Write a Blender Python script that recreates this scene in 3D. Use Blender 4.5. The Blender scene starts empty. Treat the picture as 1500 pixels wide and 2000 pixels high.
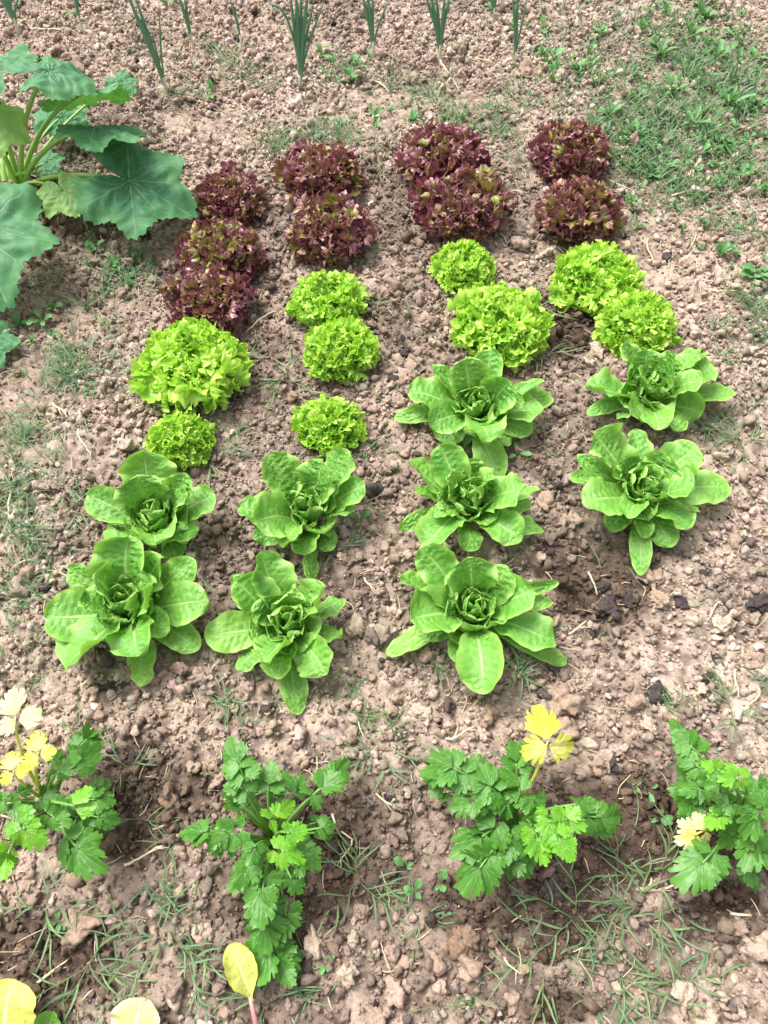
import bpy, math, numpy as np
from math import radians, sin, cos, pi

# ------------------------------------------------------------------ camera, light
sc = bpy.context.scene
COL = sc.collection
CAM_H, PITCH, FPX = 1.5, radians(60), 1444.0
cam = bpy.data.cameras.new('camera')
cam.sensor_fit = 'VERTICAL'; cam.sensor_height = 24.0
cam.lens = 24.0 * FPX / 2000.0
cam.clip_start = 0.05; cam.clip_end = 300
camo = bpy.data.objects.new('camera', cam)
camo.location = (0, 0, CAM_H); camo.rotation_euler = (pi/2 - PITCH, 0, 0)
COL.objects.link(camo); sc.camera = camo

SUN_EL, SUN_AZ = radians(60), radians(-50)       # azimuth from +y (away from viewer), negative = left
wd = bpy.data.worlds.new('World'); sc.world = wd; wd.use_nodes = True
nt = wd.node_tree; nt.nodes.clear()
sky = nt.nodes.new('ShaderNodeTexSky'); sky.sky_type = 'NISHITA'; sky.sun_disc = False
sky.sun_elevation = SUN_EL; sky.sun_rotation = SUN_AZ
sky.dust_density = 6.0; sky.air_density = 1.0; sky.ozone_density = 1.0
hs = nt.nodes.new('ShaderNodeHueSaturation'); hs.inputs['Saturation'].default_value = 0.22   # cloud cover greys the blue
bg = nt.nodes.new('ShaderNodeBackground'); bg.inputs['Strength'].default_value = 0.13
ow = nt.nodes.new('ShaderNodeOutputWorld')
nt.links.new(sky.outputs[0], hs.inputs['Color']); nt.links.new(hs.outputs[0], bg.inputs['Color'])
nt.links.new(bg.outputs[0], ow.inputs['Surface'])
sl = bpy.data.lights.new('sun', 'SUN'); sl.energy = 2.0; sl.angle = radians(28); sl.color = (1.0, 0.96, 0.9)
slo = bpy.data.objects.new('sun', sl); COL.objects.link(slo)
slo.rotation_euler = (pi/2 - SUN_EL, 0, -SUN_AZ + pi)
slo.location = (-3, 3, 6)
sc.view_settings.view_transform = 'Standard'; sc.view_settings.look = 'None'
sc.view_settings.gamma = 1.0; sc.view_settings.use_curve_mapping = False
sc.view_settings.exposure = 1.12
sc.cycles.max_bounces = 6; sc.cycles.diffuse_bounces = 3; sc.cycles.transmission_bounces = 4
sc.cycles.use_denoising = True

# ------------------------------------------------------------------ geometry of the view: photo pixel -> place on the ground
CP, SP = cos(PITCH), sin(PITCH)
def unproj(px, py, z=0.0):
    u = (np.asarray(px, float) - 750) / FPX; v = -(np.asarray(py, float) - 1000) / FPX
    dx, dy, dz = u, CP + v*SP, -SP + v*CP
    t = (z - CAM_H) / dz
    return np.stack([dx*t, dy*t, np.zeros_like(t) + z], -1)
def depth(p):
    return p[1]*CP - (p[2]-CAM_H)*SP
def mpp(p):                      # metres per photo pixel at a point
    return depth(p) / FPX
def proj(p):
    d = depth(p); return 750 + FPX*p[0]/d, 1000 - FPX*(p[1]*SP + (p[2]-CAM_H)*CP)/d

def nrm(a):
    return a / (np.linalg.norm(a, axis=-1, keepdims=True) + 1e-12)
UP = np.array([0, 0, 1.0])

# ------------------------------------------------------------------ noise
_lat = np.random.default_rng(7).random((512, 512))
def vnoise(x, y, s, o=0):
    x = x/s + 37.7*o + 100; y = y/s + 91.3*o + 100
    xi = np.floor(x).astype(int); yi = np.floor(y).astype(int)
    fx = x-xi; fy = y-yi; fx = fx*fx*(3-2*fx); fy = fy*fy*(3-2*fy)
    g = lambda a, b: _lat[a % 512, b % 512]
    return (g(xi, yi)*(1-fx)+g(xi+1, yi)*fx)*(1-fy) + (g(xi, yi+1)*(1-fx)+g(xi+1, yi+1)*fx)*fy
def worley(x, y, s, seed, presence=1.0):
    """domes of clods: returns height 0..1 and the id-noise of the owning clod"""
    r = np.random.default_rng(seed); J = r.random((256, 256, 4))
    gx = np.floor(x/s).astype(int); gy = np.floor(y/s).astype(int)
    best = np.zeros_like(x); bid = np.zeros_like(x)
    for a in (-1, 0, 1):
        for b in (-1, 0, 1):
            c = J[(gx+a) % 256, (gy+b) % 256]
            cx = (gx+a+c[..., 0])*s; cy = (gy+b+c[..., 1])*s
            rad = s*(0.34+0.46*c[..., 2])*(c[..., 3] < presence)
            d2 = ((x-cx)**2+(y-cy)**2)/(rad*rad+1e-9)
            h = np.sqrt(np.clip(1-d2, 0, 1))*(0.4+0.6*c[..., 2])
            m = h > best
            best = np.where(m, h, best); bid = np.where(m, c[..., 3]/max(presence, 1e-6), bid)
    return best, bid

# ------------------------------------------------------------------ mesh helpers
class MB:
    """collects pieces; build() links them as ONE mesh object"""
    def __init__(s): s.v = []; s.q = []; s.t = []; s.c = []; s.n = 0
    def add(s, v, q=None, t=None, c=None):
        v = np.asarray(v, float).reshape(-1, 3); s.v.append(v)
        if q is not None and len(q): s.q.append(np.asarray(q, np.int64).reshape(-1, 4) + s.n)
        if t is not None and len(t): s.t.append(np.asarray(t, np.int64).reshape(-1, 3) + s.n)
        if c is None: c = np.zeros((len(v), 4))
        s.c.append(np.broadcast_to(np.asarray(c, float), (len(v), 4)))
        s.n += len(v)
    def build(s, name, mat, parent=None, origin=None, smooth=True, loc=None):
        v = np.concatenate(s.v); c = np.concatenate(s.c)
        org = np.zeros(3) if origin is None else np.asarray(origin, float)
        v = v - org
        q = np.concatenate(s.q) if s.q else np.zeros((0, 4), np.int64)
        t = np.concatenate(s.t) if s.t else np.zeros((0, 3), np.int64)
        me = bpy.data.meshes.new(name)
        me.vertices.add(len(v)); me.vertices.foreach_set('co', v.astype(np.float32).ravel())
        loops = np.concatenate([q.ravel(), t.ravel()]).astype(np.int32)
        me.loops.add(len(loops)); me.loops.foreach_set('vertex_index', loops)
        starts = np.concatenate([np.arange(len(q))*4, len(q)*4+np.arange(len(t))*3]).astype(np.int32)
        me.polygons.add(len(starts)); me.polygons.foreach_set('loop_start', starts)
        try: me.polygons.foreach_set('loop_total', np.concatenate([np.full(len(q), 4), np.full(len(t), 3)]).astype(np.int32))
        except Exception: pass
        at = me.attributes.new('lp', 'FLOAT_COLOR', 'POINT'); at.data.foreach_set('color', c.astype(np.float32).ravel())
        me.update(calc_edges=True)
        if smooth: me.polygons.foreach_set('use_smooth', np.ones(len(starts), bool))
        me.materials.append(mat)
        o = bpy.data.objects.new(name, me); COL.objects.link(o)
        if parent is not None: o.parent = parent
        elif origin is not None: o.location = org
        if loc is not None: o.location = loc
        return o
def empty(name, loc):
    o = bpy.data.objects.new(name, None); o.location = loc; o.empty_display_size = 0.05
    COL.objects.link(o); return o
ALL_LABELS = {}
def tag(o, label, cat, group=None):
    o['label'] = label; o['category'] = cat
    if group: o['group'] = group
    ALL_LABELS.setdefault(label, []).append(o)
def grid_q(a, b):
    i = np.arange(a-1)[:, None]*b + np.arange(b-1)[None]
    return np.stack([i, i+1, i+b+1, i+b], -1).reshape(-1, 4)
def tube(P, R, n=8, cap=True):
    P = np.asarray(P, float); k = len(P); R = np.broadcast_to(np.asarray(R, float), (k,))
    T = nrm(np.gradient(P, axis=0)); ref = np.array([0.31, 0.17, 0.93])
    S = nrm(np.cross(T, ref)); N = np.cross(S, T)
    a = np.linspace(0, 2*pi, n, endpoint=False)
    V = P[:, None] + R[:, None, None]*(S[:, None]*np.cos(a)[None, :, None] + N[:, None]*np.sin(a)[None, :, None])
    i = np.arange(k-1)[:, None]*n; j = np.arange(n)[None]; j2 = (j+1) % n
    q = np.stack([i+j, i+j2, i+n+j2, i+n+j], -1).reshape(-1, 4)
    V = V.reshape(-1, 3); t = []
    if cap:
        V = np.concatenate([V, P[-1:]]); e = len(V)-1
        t = [[(k-1)*n+m, (k-1)*n+(m+1) % n, e] for m in range(n)]
    return V, q, t
def bez(P0, P1, P2, P3, n):
    u = np.linspace(0, 1, n)[:, None]
    return (1-u)**3*P0 + 3*u*(1-u)**2*P1 + 3*u*u*(1-u)*P2 + u**3*P3

# ------------------------------------------------------------------ materials
def new_mat(name):
    m = bpy.data.materials.new(name); m.use_nodes = True; m.node_tree.nodes.clear(); return m
class N:
    """tiny node helper"""
    def __init__(s, m): s.t = m.node_tree
    def n(s, typ, **kw):
        x = s.t.nodes.new(typ)
        for k, v in kw.items(): setattr(x, k, v)
        return x
    def put(s, sock, v):
        if hasattr(v, 'is_linked') or hasattr(v, 'links'): s.t.links.new(v, sock)
        else: sock.default_value = v
    def m(s, op, a, b=0.0, c=0.0):
        x = s.n('ShaderNodeMath', operation=op); s.put(x.inputs[0], a); s.put(x.inputs[1], b); s.put(x.inputs[2], c); return x.outputs[0]
    def ss(s, x, a, b):
        r = s.n('ShaderNodeMapRange', interpolation_type='SMOOTHSTEP'); s.put(r.inputs[0], x)
        r.inputs[1].default_value = a; r.inputs[2].default_value = b; return r.outputs[0]
    def mix(s, f, a, b, mode='MIX'):
        x = s.n('ShaderNodeMix', data_type='RGBA', blend_type=mode); s.put(x.inputs[0], f)
        for sock, v in ((x.inputs[6], a), (x.inputs[7], b)):
            s.put(sock, v if not isinstance(v, tuple) else (v[0], v[1], v[2], 1.0))
        return x.outputs[2]
    def noise(s, scale, detail=3.0, rough=0.55, vec=None):
        x = s.n('ShaderNodeTexNoise'); x.inputs['Scale'].default_value = scale; x.inputs['Detail'].default_value = detail
        x.inputs['Roughness'].default_value = rough
        if vec is not None: s.t.links.new(vec, x.inputs['Vector'])
        return x.outputs['Fac']

def leaf_mat(name, base, edge, alt, vein, rough=0.42, trans=0.30, trans_tint=(1.15, 1.25, 0.55), mid_w=0.035,
             nveins=9.0, vein_s=0.34, mott=0.35, bump=0.35, blade=True, bump_scale=160.0, spec=0.45, edge_noise=0.0, er=(0.45, 1.0), spots=0.0):
    """lp = (along, across -1..1 stored as 0..1, edge, tint)"""
    m = new_mat(name); k = N(m)
    at = k.n('ShaderNodeAttribute', attribute_name='lp'); sp = k.n('ShaderNodeSeparateColor')
    k.t.links.new(at.outputs['Color'], sp.inputs[0])
    u, v, ed, ti = sp.outputs[0], sp.outputs[1], sp.outputs[2], at.outputs['Alpha']
    geo = k.n('ShaderNodeNewGeometry').outputs['Position']
    n1 = k.noise(55.0, 4.0, 0.6, geo); n2 = k.noise(260.0, 2.0, 0.5, geo)
    if edge_noise: ed = k.m('ADD', ed, k.m('MULTIPLY', k.m('SUBTRACT', n1, 0.5), edge_noise))
    c = k.mix(ti, base, alt)
    c = k.mix(k.ss(ed, *er), c, edge)
    c = k.mix(k.m('MULTIPLY', k.ss(n1, 0.35, 0.75), mott), c, k.mix(1.0, c, (0.62, 0.72, 0.62), 'MULTIPLY'))
    if spots: c = k.mix(k.m('MULTIPLY', k.ss(k.noise(85.0, 2.0, 0.5, geo), 0.62, 0.70), spots), c, (0.20, 0.12, 0.045))
    av = k.m('ABSOLUTE', k.m('SUBTRACT', k.m('MULTIPLY', v, 2.0), 1.0))
    h = n2
    if blade:
        wid = k.m('ADD', mid_w*0.6, k.m('MULTIPLY', k.m('SUBTRACT', 1.0, u), mid_w*2.6))
        mid = k.m('SUBTRACT', 1.0, k.ss(k.m('DIVIDE', av, wid), 0.5, 1.1))
        mid = k.m('MULTIPLY', mid, k.m('SUBTRACT', 1.0, k.ss(u, 0.75, 0.97)))
        ph = k.m('FRACT', k.m('SUBTRACT', k.m('ADD', k.m('MULTIPLY', u, nveins), k.m('MULTIPLY', n1, 0.35)), k.m('MULTIPLY', av, 1.7)))
        sv = k.m('MULTIPLY', k.ss(k.m('ABSOLUTE', k.m('SUBTRACT', ph, 0.5)), 0.40, 0.5), k.m('SUBTRACT', 1.0, k.ss(av, 0.5, 0.95)))
        vm = k.m('MAXIMUM', mid, k.m('MULTIPLY', sv, vein_s))
        h = k.m('ADD', n2, k.m('MULTIPLY', vm, -0.6))
    else:
        vm = k.m('MULTIPLY', u, vein_s)          # vein mask worked out on the mesh
        h = k.m('ADD', n2, k.m('MULTIPLY', u, -0.5))
    c = k.mix(vm, c, vein)
    bp = k.n('ShaderNodeBump'); bp.inputs['Strength'].default_value = bump; bp.inputs['Distance'].default_value = bump_scale*1e-5
    k.t.links.new(h, bp.inputs['Height'])
    p = k.n('ShaderNodeBsdfPrincipled'); k.t.links.new(c, p.inputs['Base Color'])
    rg = k.m('ADD', rough-0.08, k.m('MULTIPLY', n1, 0.16)); k.t.links.new(rg, p.inputs['Roughness'])
    p.inputs['Specular IOR Level'].default_value = spec
    k.t.links.new(bp.outputs[0], p.inputs['Normal'])
    tr = k.n('ShaderNodeBsdfTranslucent')
    k.t.links.new(k.mix(1.0, c, trans_tint, 'MULTIPLY'), tr.inputs['Color'])
    mx = k.n('ShaderNodeMixShader'); mx.inputs[0].default_value = trans
    k.t.links.new(p.outputs[0], mx.inputs[1]); k.t.links.new(tr.outputs[0], mx.inputs[2])
    o = k.n('ShaderNodeOutputMaterial'); k.t.links.new(mx.outputs[0], o.inputs['Surface'])
    return m
def soil_mat(name, scale=1.0, bump=0.7):
    """lp rgb = base colour of the soil at that spot"""
    m = new_mat(name); k = N(m)
    at = k.n('ShaderNodeAttribute', attribute_name='lp')
    geo = k.n('ShaderNodeNewGeometry').outputs['Position']
    n1 = k.noise(190.0*scale, 5.0, 0.65, geo); n2 = k.noise(900.0*scale, 3.0, 0.6, geo); n3 = k.noise(28.0, 4.0, 0.6, geo)
    c = k.mix(k.ss(n1, 0.3, 0.72), k.mix(1.0, at.outputs['Color'], (0.70, 0.67, 0.65), 'MULTIPLY'), k.mix(1.0, at.outputs['Color'], (1.18, 1.16, 1.14), 'MULTIPLY'))
    c = k.mix(k.m('MULTIPLY', k.ss(n3, 0.5, 0.75), 0.35), c, k.mix(1.0, c, (1.12, 0.95, 0.82), 'MULTIPLY'))
    c = k.mix(k.m('MULTIPLY', k.ss(n2, 0.58, 0.75), 0.35), c, (0.56, 0.46, 0.38))
    n4 = k.noise(2.2, 6.0, 0.65, geo); c = k.mix(k.m('MULTIPLY', k.ss(n4, 0.35, 0.7), 0.22), c, k.mix(1.0, c, (0.72, 0.66, 0.60), 'MULTIPLY'))
    bp = k.n('ShaderNodeBump'); bp.inputs['Strength'].default_value = bump; bp.inputs['Distance'].default_value = 0.003
    k.t.links.new(k.m('ADD', n1, k.m('MULTIPLY', n2, 0.5)), bp.inputs['Height'])
    p = k.n('ShaderNodeBsdfPrincipled'); k.t.links.new(c, p.inputs['Base Color'])
    p.inputs['Roughness'].default_value = 0.93; p.inputs['Specular IOR Level'].default_value = 0.15
    k.t.links.new(bp.outputs[0], p.inputs['Normal'])
    o = k.n('ShaderNodeOutputMaterial'); k.t.links.new(p.outputs[0], o.inputs['Surface'])
    return m
def stem_mat(name, a, b, rough=0.45, trans=0.0):
    """lp.r blends a -> b along the stem"""
    m = new_mat(name); k = N(m)
    at = k.n('ShaderNodeAttribute', attribute_name='lp'); sp = k.n('ShaderNodeSeparateColor'); k.t.links.new(at.outputs['Color'], sp.inputs[0])
    geo = k.n('ShaderNodeNewGeometry').outputs['Position']; n1 = k.noise(120.0, 4.0, 0.6, geo)
    c = k.mix(sp.outputs[0], a, b); c = k.mix(k.m('MULTIPLY', k.ss(n1, 0.4, 0.7), 0.4), c, k.mix(1.0, c, (0.7, 0.75, 0.65), 'MULTIPLY'))
    p = k.n('ShaderNodeBsdfPrincipled'); k.t.links.new(c, p.inputs['Base Color']); p.inputs['Roughness'].default_value = rough
    bp = k.n('ShaderNodeBump'); bp.inputs['Strength'].default_value = 0.25; bp.inputs['Distance'].default_value = 0.001
    k.t.links.new(n1, bp.inputs['Height']); k.t.links.new(bp.outputs[0], p.inputs['Normal'])
    o = k.n('ShaderNodeOutputMaterial'); sh = p.outputs[0]
    if trans:
        tr = k.n('ShaderNodeBsdfTranslucent'); k.t.links.new(c, tr.inputs['Color']); mx = k.n('ShaderNodeMixShader'); mx.inputs[0].default_value = trans
        k.t.links.new(sh, mx.inputs[1]); k.t.links.new(tr.outputs[0], mx.inputs[2]); sh = mx.outputs[0]
    k.t.links.new(sh, o.inputs['Surface'])
    return m

M = {}
M['soil'] = soil_mat('dry garden soil'); M['clod'] = soil_mat('clod', 1.0, 1.0)
M['romaine'] = leaf_mat('romaine leaf', (0.150, 0.40, 0.056), (0.34, 0.58, 0.13), (0.25, 0.51, 0.07), (0.36, 0.55, 0.20), bump=0.6, bump_scale=240, rough=0.42, spec=0.55)
M['romaine_heart'] = leaf_mat('romaine heart leaf', (0.160, 0.41, 0.06), (0.37, 0.60, 0.15), (0.25, 0.51, 0.08), (0.22, 0.42, 0.10), bump=0.9, bump_scale=350, rough=0.36, spec=0.5)
M['frilly'] = leaf_mat('frilly leaf', (0.24, 0.52, 0.045), (0.53, 0.75, 0.13), (0.33, 0.60, 0.06), (0.5, 0.7, 0.2), blade=False, vein_s=0.0, trans=0.33, bump=0.3, mott=0.25, rough=0.42, trans_tint=(1.1, 1.15, 0.6))
M['red'] = leaf_mat('red lettuce leaf', (0.27, 0.33, 0.045), (0.245, 0.082, 0.115), (0.31, 0.15, 0.08), (0.3, 0.3, 0.1), blade=False, vein_s=0.0, trans=0.2, trans_tint=(1.2, 0.9, 0.7), bump=0.4, mott=0.4, rough=0.33, spec=0.6, edge_noise=0.9, er=(0.46, 0.88))
M['celery'] = leaf_mat('celery leaf', (0.050, 0.185, 0.016), (0.082, 0.24, 0.024), (0.115, 0.29, 0.05), (0.16, 0.34, 0.09), blade=False, vein_s=0.6, trans=0.25, rough=0.42, mott=0.5)
M['celery_light'] = leaf_mat('young celery leaf', (0.105, 0.33, 0.022), (0.16, 0.42, 0.03), (0.22, 0.46, 0.03), (0.26, 0.46, 0.1), blade=False, vein_s=0.6, trans=0.3, rough=0.35)
M['celery_yellow'] = leaf_mat('yellowed celery leaf', (0.50, 0.56, 0.045), (0.56, 0.60, 0.06), (0.74, 0.70, 0.30), (0.72, 0.66, 0.25), blade=False, vein_s=0.5, trans=0.3, rough=0.5, trans_tint=(1.05, 1.0, 0.6))
M['celery_cream'] = leaf_mat('bleached celery leaf', (0.62, 0.60, 0.16), (0.72, 0.68, 0.36), (0.74, 0.70, 0.44), (0.62, 0.62, 0.18), blade=False, vein_s=0.6, trans=0.3, rough=0.5, trans_tint=(1.05, 1.0, 0.7), mott=.5, edge_noise=.8, spots=.5)
M['zucchini'] = leaf_mat('zucchini leaf', (0.050, 0.182, 0.082), (0.075, 0.225, 0.085), (0.095, 0.245, 0.125), (0.26, 0.40, 0.22), blade=False, vein_s=0.7, trans=0.22, rough=0.6, spec=0.3, mott=0.5, trans_tint=(1.3, 1.6, 0.3))
M['zucchini_pale'] = leaf_mat('pale zucchini leaf', (0.25, 0.47, 0.16), (0.36, 0.56, 0.18), (0.34, 0.52, 0.22), (0.42, 0.56, 0.28), blade=False, vein_s=0.6, trans=0.28, rough=0.6, spec=0.3)
M['zuc_stem'] = stem_mat('zucchini stalk', (0.28, 0.46, 0.10), (0.22, 0.42, 0.08))
M['cel_stem'] = stem_mat('celery stalk', (0.22, 0.40, 0.08), (0.12, 0.30, 0.05))
M['yel_stem'] = stem_mat('yellow celery stalk', (0.50, 0.58, 0.08), (0.62, 0.62, 0.10))
M['onion'] = stem_mat('onion leaf', (0.42, 0.52, 0.30), (0.125, 0.29, 0.165), 0.42, 0.12)
M['onion_bulb'] = stem_mat('onion bulb', (0.13, 0.03, 0.06), (0.60, 0.58, 0.46), 0.4)
M['chard_stem'] = stem_mat('pink chard stalk', (0.62, 0.12, 0.24), (0.66, 0.36, 0.30), 0.4)
M['chard_yellow'] = leaf_mat('yellowing chard leaf', (0.52, 0.58, 0.10), (0.62, 0.62, 0.13), (0.66, 0.60, 0.22), (0.66, 0.66, 0.34), trans=0.25, rough=0.5, mott=0.6, vein_s=0.4, edge_noise=.9, spots=.4)
M['chard_pale'] = leaf_mat('bleached chard leaf', (0.60, 0.60, 0.14), (0.70, 0.66, 0.45), (0.68, 0.64, 0.42), (0.7, 0.68, 0.45), trans=0.2, rough=0.6, mott=0.5, vein_s=0.3, edge_noise=1.2, spots=.8)
M['chard_green'] = leaf_mat('green chard leaf', (0.16, 0.42, 0.045), (0.22, 0.48, 0.06), (0.2, 0.45, 0.05), (0.35, 0.55, 0.15), rough=0.4)
M['grass'] = stem_mat('grass blade', (0.150, 0.235, 0.085), (0.095, 0.195, 0.090), 0.5, 0.2)
M['grass_stem'] = M['grass']
M['weed'] = leaf_mat('weed leaf', (0.085, 0.24, 0.07), (0.11, 0.28, 0.08), (0.14, 0.32, 0.10), (0.2, 0.36, 0.14), trans=0.22, rough=0.5, vein_s=0.3)
M['straw'] = stem_mat('dry straw', (0.52, 0.40, 0.27), (0.62, 0.52, 0.38), 0.8)

# ------------------------------------------------------------------ ground height and colour
PLANTS = {   # photo pixel of the heads: (x, y, radius)
 'frilly': [(380,708,108),(348,852,66),(640,580,76),(663,680,73),(648,818,70),(908,516,62),(970,637,98),(1175,530,88),(1248,622,78)],
 'red': [(454,386,66),(420,492,85),(404,588,83),(636,347,80),(641,456,83),(860,322,84),(906,420,88),(1112,310,79),(1126,412,81)],
}
MOIST_SHADE = [(1130,620,130,90,.9),(1180,1130,110,110,.9),(990,890,120,60,.6),(760,650,55,70,.6),(280,1560,130,150,.9),(690,1630,130,150,.8),  # damp patches; the one right of the left celery also paints its shadow
 (1040,1790,220,130,.9),(1240,1650,180,150,.9),(90,1900,170,110,.9),(1060,1960,110,50,.9),(1400,1790,130,70,.8),(450,1110,80,90,.6),(380,1180,80,60,.6),
 (120,430,90,60,.8),(1120,930,90,120,.5),(540,560,50,140,.3),(740,950,50,120,.35),(700,1150,60,100,.35),(200,300,90,70,.5),(560,1780,140,90,.6),
 (1240,1000,120,100,.6),(420,1000,60,90,.5),(620,1100,120,60,.5),(1080,460,60,40,.6),(1300,1480,90,80,.4),(560,880,130,330,.38),(830,900,70,420,.35),(1130,900,70,330,.45),(430,1230,330,110,.30),(520,480,60,130,.4),(760,420,50,110,.35),(1000,400,50,130,.35),(180,1000,90,200,.15),(640,1590,700,120,.42),(1100,1720,330,110,.5),(700,1860,800,150,.34),(520,1700,160,200,.5),(930,1280,200,90,.35),(250,1260,170,60,.3)]
FINE = [(620,250,380,60,1.),(250,560,220,120,.8),(60,750,160,170,.7),(1250,450,280,160,.7),(900,230,200,50,1.),(1330,250,300,200,.6)]   # trampled fine crust
def blob(x, y, L):
    """smooth union of ellipses given in the photo, carried onto the ground"""
    d = y*CP + CAM_H*SP; px = 750 + FPX*x/np.maximum(d, .3); py = 1000 - FPX*(y*SP - CAM_H*CP)/np.maximum(d, .3)
    wob = (vnoise(x, y, 0.07, 3)-.5)*0.9 + (vnoise(x, y, 0.02, 4)-.5)*0.5
    o = np.zeros_like(x)
    for a, b, r1, r2, s in L:
        q = np.sqrt(((px-a)/r1)**2 + ((py-b)/r2)**2) + wob
        o = np.maximum(o, s*np.clip((1.15-q)/0.5, 0, 1))
    return o
def soil_colour(x, y, idn, dk):
    """dry pinkish clay, damp brown patches, a few dark bits of compost"""
    mo = np.clip(blob(x, y, MOIST_SHADE) + 0.25*(vnoise(x, y, 0.25, 8) > .72), 0, 1)
    dry = np.array([0.410, 0.325, 0.268]); dry2 = np.array([0.58, 0.480, 0.405]); warm = np.array([0.40, 0.300, 0.232]); wet = np.array([0.115, 0.080, 0.061])
    w = vnoise(x, y, 0.35, 11)[..., None]; i = idn[..., None]
    c = dry*(1-i) + dry2*i; c = c*(1-.45*w) + warm*.45*w
    c = c*(1-mo[..., None]) + (wet*(0.75+0.6*i))*mo[..., None]
    c = np.where(dk[..., None], np.array([0.095, 0.076, 0.072])*(0.6+1.2*i), c)
    return c
def ax(lo, hi, step, far):
    core = np.arange(lo, hi, step); g = 0.03*1.45**np.arange(1, 40); g = np.cumsum(g); g = g[g < far]
    return np.concatenate([(lo-g)[::-1], core, hi+g])
STEP = 0.0038
XA, YA = ax(-2.6, 2.6, STEP, 60), ax(-0.9, 4.9, STEP, 60)
GX, GY = np.meshgrid(XA, YA, indexing='ij')
fine = blob(GX, GY, FINE)
und = (vnoise(GX, GY, 0.45, 1)-.5)*0.030 + (vnoise(GX, GY, 0.16, 2)-.5)*0.016
w1, i1 = worley(GX+.004*vnoise(GX, GY, .01, 5), GY, 0.060, 1, 0.22); w2, i2 = worley(GX, GY+.004*vnoise(GX, GY, .01, 6), 0.030, 2, 0.6)
w3, i3 = worley(GX, GY, 0.0165, 3, 0.9)
am = 1-0.65*fine
GZ = und + am*(w1*0.010 + w2*0.006) + (0.6+.4*am)*w3*0.0050 + (vnoise(GX, GY, .008, 9)-.5)*.004
idn = np.where(w1 > .45, i1, np.where(w2 > .35, i2, i3)); dk = (np.where(w2 > .2, i2, 0.5) < 0.05) & (vnoise(GX, GY, .007, 17) > .5)
gc = np.ones(GX.shape+(4,)); gc[..., :3] = soil_colour(GX, GY, np.clip(idn, 0, 1), dk)
gc[..., :3] *= (0.46+0.40*np.clip((w2+w3*.8+w1), 0, 1))[..., None]     # shade in the gaps between clods is painted into the earth colour
# beyond the part of the plot one can see, the sheet is coarse: keep it plain earth
gx0 = np.clip(np.maximum(np.abs(GX)-2.4, np.maximum(-.75-GY, GY-4.7))/.15, 0, 1); far_c = np.array([0.30, 0.236, 0.196])
GZ = GZ*(1-gx0) + .006*gx0; gc[..., :3] = gc[..., :3]*(1-gx0[..., None]) + far_c*gx0[..., None]; del gx0
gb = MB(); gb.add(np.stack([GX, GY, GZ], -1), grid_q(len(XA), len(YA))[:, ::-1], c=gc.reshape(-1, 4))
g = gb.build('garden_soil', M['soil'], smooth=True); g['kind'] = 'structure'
def gz(x, y):
    x = np.asarray(x, float); y = np.asarray(y, float)
    i = np.clip(np.searchsorted(XA, x)-1, 0, len(XA)-2); j = np.clip(np.searchsorted(YA, y)-1, 0, len(YA)-2)
    return GZ[i, j]
def ground(px, py):
    p = unproj(px, py, 0.0); p = unproj(px, py, float(gz(p[0], p[1]))); return p
del w1, w2, w3, i1, i2, i3, gc, gb, fine

# ------------------------------------------------------------------ loose crumbs: one mass of small clods
import bmesh
def ico(sub):
    bm = bmesh.new(); bmesh.ops.create_icosphere(bm, subdivisions=sub, radius=1.0)
    v = np.array([p.co[:] for p in bm.verts]); f = np.array([[q.index for q in p.verts] for p in bm.faces]); bm.free(); return v, f
ICO1, ICO2, ICO3 = ico(1), ico(2), ico(3)
def lumpy(v, seed, amt=.28):
    r = np.random.default_rng(seed); d = np.zeros(len(v))
    for k in range(9):
        a = nrm(r.normal(size=3)); d += amt*(np.clip(v@a-.15, 0, 1)*r.uniform(-.75, .45))
    for k in range(7):
        a = r.normal(size=3)*r.uniform(2, 6); d += amt*.26*np.sin(v@a+r.uniform(0, 6))
    for k in range(4):                                   # broken faces
        a = nrm(r.normal(size=3)); c = r.uniform(.45, .8); d -= np.clip(v@a-c, 0, 1)*.9
    return v*(1+d)[:, None]
rg = np.random.default_rng(11)
def rand_rot(n):
    q = nrm(rg.normal(size=(n, 4))); w, x, y, z = q.T
    return np.stack([1-2*(y*y+z*z), 2*(x*y-z*w), 2*(x*z+y*w), 2*(x*y+z*w), 1-2*(x*x+z*z), 2*(y*z-x*w), 2*(x*z-y*w), 2*(y*z+x*w), 1-2*(x*x+y*y)], -1).reshape(n, 3, 3)
def in_view(x, y, m):
    d = y*CP + CAM_H*SP; return (np.abs(x) < 750/FPX*d + m)
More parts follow.
